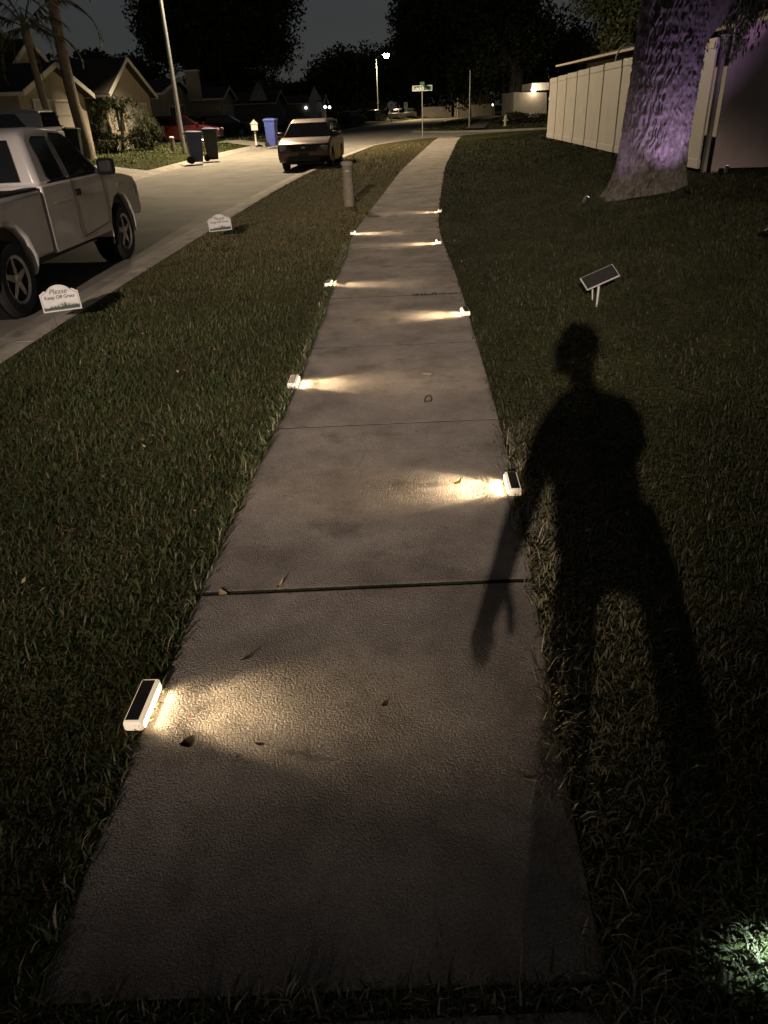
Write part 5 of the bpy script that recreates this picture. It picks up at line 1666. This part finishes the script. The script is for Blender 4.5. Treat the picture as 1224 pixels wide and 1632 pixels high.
pbox('frame', (0, 0, 0), (0.29, 0.13, 0.016), MT['grey_plastic'], 0.004)
pbox('cell', (0, 0, 0.0095), (0.274, 0.116, 0.004), MT['solar'])
MB().tube([(0.0, 0.0, -0.10), (0.0, 0.0, 0.215)], [0.007, 0.011], 8).build('stake', MT['grey_plastic'], t, smooth=40)
MB().tube([(-0.035, 0.02, 0.05), (-0.045, 0.03, 0.20)], [0.006, 0.008], 6).build('bracket', MT['grey_plastic'], t, smooth=40)


# ------------------------------------------------------------------ the photographer, whose shadow falls on slabs and lawn
def person():
    t = empty('person', (0.12, -0.38, 0.0), 0, 'person in dark shirt and shorts holding up a phone, standing behind the view', 'person')
    V, E_, Rd = [], [], []

    def v(p, r, par=None):
        V.append(p)
        Rd.append(r if hasattr(r, '__len__') else (r, r))
        if par is not None:
            E_.append((par, len(V) - 1))
        return len(V) - 1
    pel = v((0, 0, 1.02), (0.120, 0.10))
    ab = v((-0.03, 0.0, 1.14), (0.125, 0.10), pel)
    chs = v((-0.065, 0.0, 1.30), (0.135, 0.105), ab)
    nk0 = v((-0.085, 0.0, 1.44), (0.085, 0.075), chs)
    nk = v((-0.10, 0.02, 1.51), (0.055, 0.055), nk0)
    h0 = v((-0.112, 0.035, 1.58), (0.072, 0.085), nk)
    h1_ = v((-0.115, 0.04, 1.66), (0.080, 0.098), h0)
    v((-0.115, 0.03, 1.75), (0.066, 0.08), h1_)
    for s in (-1, 1):
        hp = v((s * 0.125 + 0.02, 0, 0.95), (0.060, 0.075), pel)
        kn = v((s * 0.165 + 0.03, 0.015, 0.52), (0.052, 0.058), hp)
        cf = v((s * 0.170 + 0.03, -0.01, 0.34), (0.055, 0.058), kn)
        an = v((s * 0.175 + 0.03, 0.0, 0.09), (0.038, 0.040), cf)
        v((s * 0.185 + 0.03, 0.14, 0.04), (0.042, 0.030), an)
    # left arm hangs a little out from the body, hand half open
    sh = v((-0.17, 0, 1.42), 0.070, chs)
    up = v((-0.245, 0.0, 1.28), 0.064, sh)
    el = v((-0.285, 0.01, 1.15), 0.055, up)
    fa = v((-0.310, 0.03, 1.05), 0.052, el)
    wr = v((-0.330, 0.065, 0.945), 0.036, fa)
    pa = v((-0.340, 0.08, 0.87), (0.046, 0.026), wr)
    for k, (dx, dz, L) in enumerate(((-0.024, 0, 0.082), (-0.008, 0, 0.092), (0.008, 0, 0.086), (0.024, 0.004, 0.068))):
        a = v((-0.343 + dx, 0.092 + dx * 0.5, 0.84), 0.0115, pa)
        b = v((-0.347 + dx, 0.105 + dx * 0.5, 0.84 - L * 0.55), 0.011, a)
        v((-0.322 + dx, 0.118 + dx * 0.5, 0.84 - L), 0.010, b)
    th = v((-0.302, 0.085, 0.895), 0.016, wr)
    th2 = v((-0.272, 0.095, 0.845), 0.013, th)
    v((-0.264, 0.098, 0.800), 0.011, th2)
    # right arm bent up to the phone
    sh = v((0.080, 0.02, 1.39), 0.058, chs)
    up = v((0.130, 0.08, 1.27), 0.050, sh)
    el = v((0.120, 0.15, 1.17), 0.042, up)
    fa = v((0.05, 0.22, 1.29), 0.038, el)
    wr = v((-0.02, 0.28, 1.41), 0.030, fa)
    pa = v((-0.06, 0.30, 1.455), (0.036, 0.022), wr)
    for k, dz in enumerate((0.0, 0.019, 0.038, 0.056)):
        a = v((-0.082, 0.305, 1.455 + dz), 0.0095, pa)
        b = v((-0.110, 0.318, 1.462 + dz), 0.009, a)
        v((-0.145, 0.318, 1.468 + dz), 0.008, b)
    th = v((-0.07, 0.285, 1.475), 0.013, pa)
    th2 = v((-0.095, 0.272, 1.505), 0.0105, th)
    v((-0.120, 0.272, 1.53), 0.009, th2)
    me = bpy.data.meshes.new('body')
    me.from_pydata(V, E_, [])
    o = bpy.data.objects.new('body', me)
    col.objects.link(o)
    o.parent = t
    me.materials.append(MT['skin'])
    sk = o.modifiers.new('skin', 'SKIN')
    sk.use_smooth_shade = True
    for i, d in enumerate(me.skin_vertices[0].data):
        d.radius = Rd[i]
        d.use_root = (i == 0)
    ss = o.modifiers.new('sub', 'SUBSURF')
    ss.levels = 2
    ss.render_levels = 2
    # shirt, shorts, hair, face
    sh_ = MB().grid([[(a * math.cos(q) - 0.08 * min(1, (z - 0.9) / 0.45), b * math.sin(q), z) for q in np.linspace(0, 2 * math.pi, 25)[:-1]] for a, b, z in ((0.160, 0.13, 1.00), (0.155, 0.13, 1.10), (0.165, 0.13, 1.28), (0.150, 0.115, 1.38), (0.085, 0.085, 1.46))], True)
    for s in (-1, 1):
        pass
    sh_.tube([(-0.13, 0, 1.39), (-0.20, 0, 1.34), (-0.255, -0.01, 1.20)], [0.074, 0.074, 0.068], 14)
    sh_.tube([(0.045, 0, 1.38), (0.095, 0.04, 1.33), (0.115, 0.09, 1.25)], [0.072, 0.070, 0.064], 14)
    sh_.build('shirt', MT['cloth'], t, smooth=70)
    so = MB()
    for s in (-1, 1):
        so.tube([(s * 0.07 + 0.01, 0, 1.06), (s * 0.125 + 0.02, 0, 0.93), (s * 0.16 + 0.03, 0.01, 0.64)], [0.085, 0.066, 0.060], 16)
    so.build('shorts', MT['bin_dark'], t, smooth=70)
    hm = Matrix.Translation((-0.115, 0.025, 1.69)) @ Matrix.Diagonal((0.100, 0.115, 0.105, 1))
    MB().lathe([(1.0, -0.1), (0.99, 0.15), (0.85, 0.55), (0.5, 0.88), (0.05, 1.0)], 18, hm).build('hair', MT['hair'], t, smooth=70)
    MB().tube([(-0.115, 0.125, 1.655), (-0.115, 0.150, 1.625), (-0.115, 0.128, 1.612)], [0.008, 0.014, 0.010], 8).build('nose', MT['skin'], t, smooth=70)
    for s in (-1, 1):
        MB().lathe([(0.002, -0.012), (0.011, -0.006), (0.013, 0.0), (0.011, 0.006), (0.002, 0.012)], 10, Matrix.Translation((s * 0.032 - 0.115, 0.118, 1.66))).build('eye', MT['white_plastic'], t, smooth=80)
        MB().box((s * 0.085 - 0.115, 0.03, 1.645), (0.018, 0.035, 0.06)).build('ear', MT['skin'], t, smooth=60, bevel=0.008)
    MB().box((-0.115, 0.122, 1.585), (0.045, 0.012, 0.012)).build('mouth', MT['dark_leaf'], t, bevel=0.004)
    return t


person()
ph = empty('phone', (0.0, -0.012, CAM_H - 0.02), 0, 'phone held up by the person behind the view', 'phone')
ph.rotation_euler = (R(-PITCH), 0, 0)
MB().box((0.0, -0.035, -0.03), (0.076, 0.008, 0.155)).build('case', MT['black'], ph, bevel=0.003)
MB().box((0.0, -0.0402, -0.03), (0.070, 0.001, 0.148)).build('screen', MT['glass'], ph)
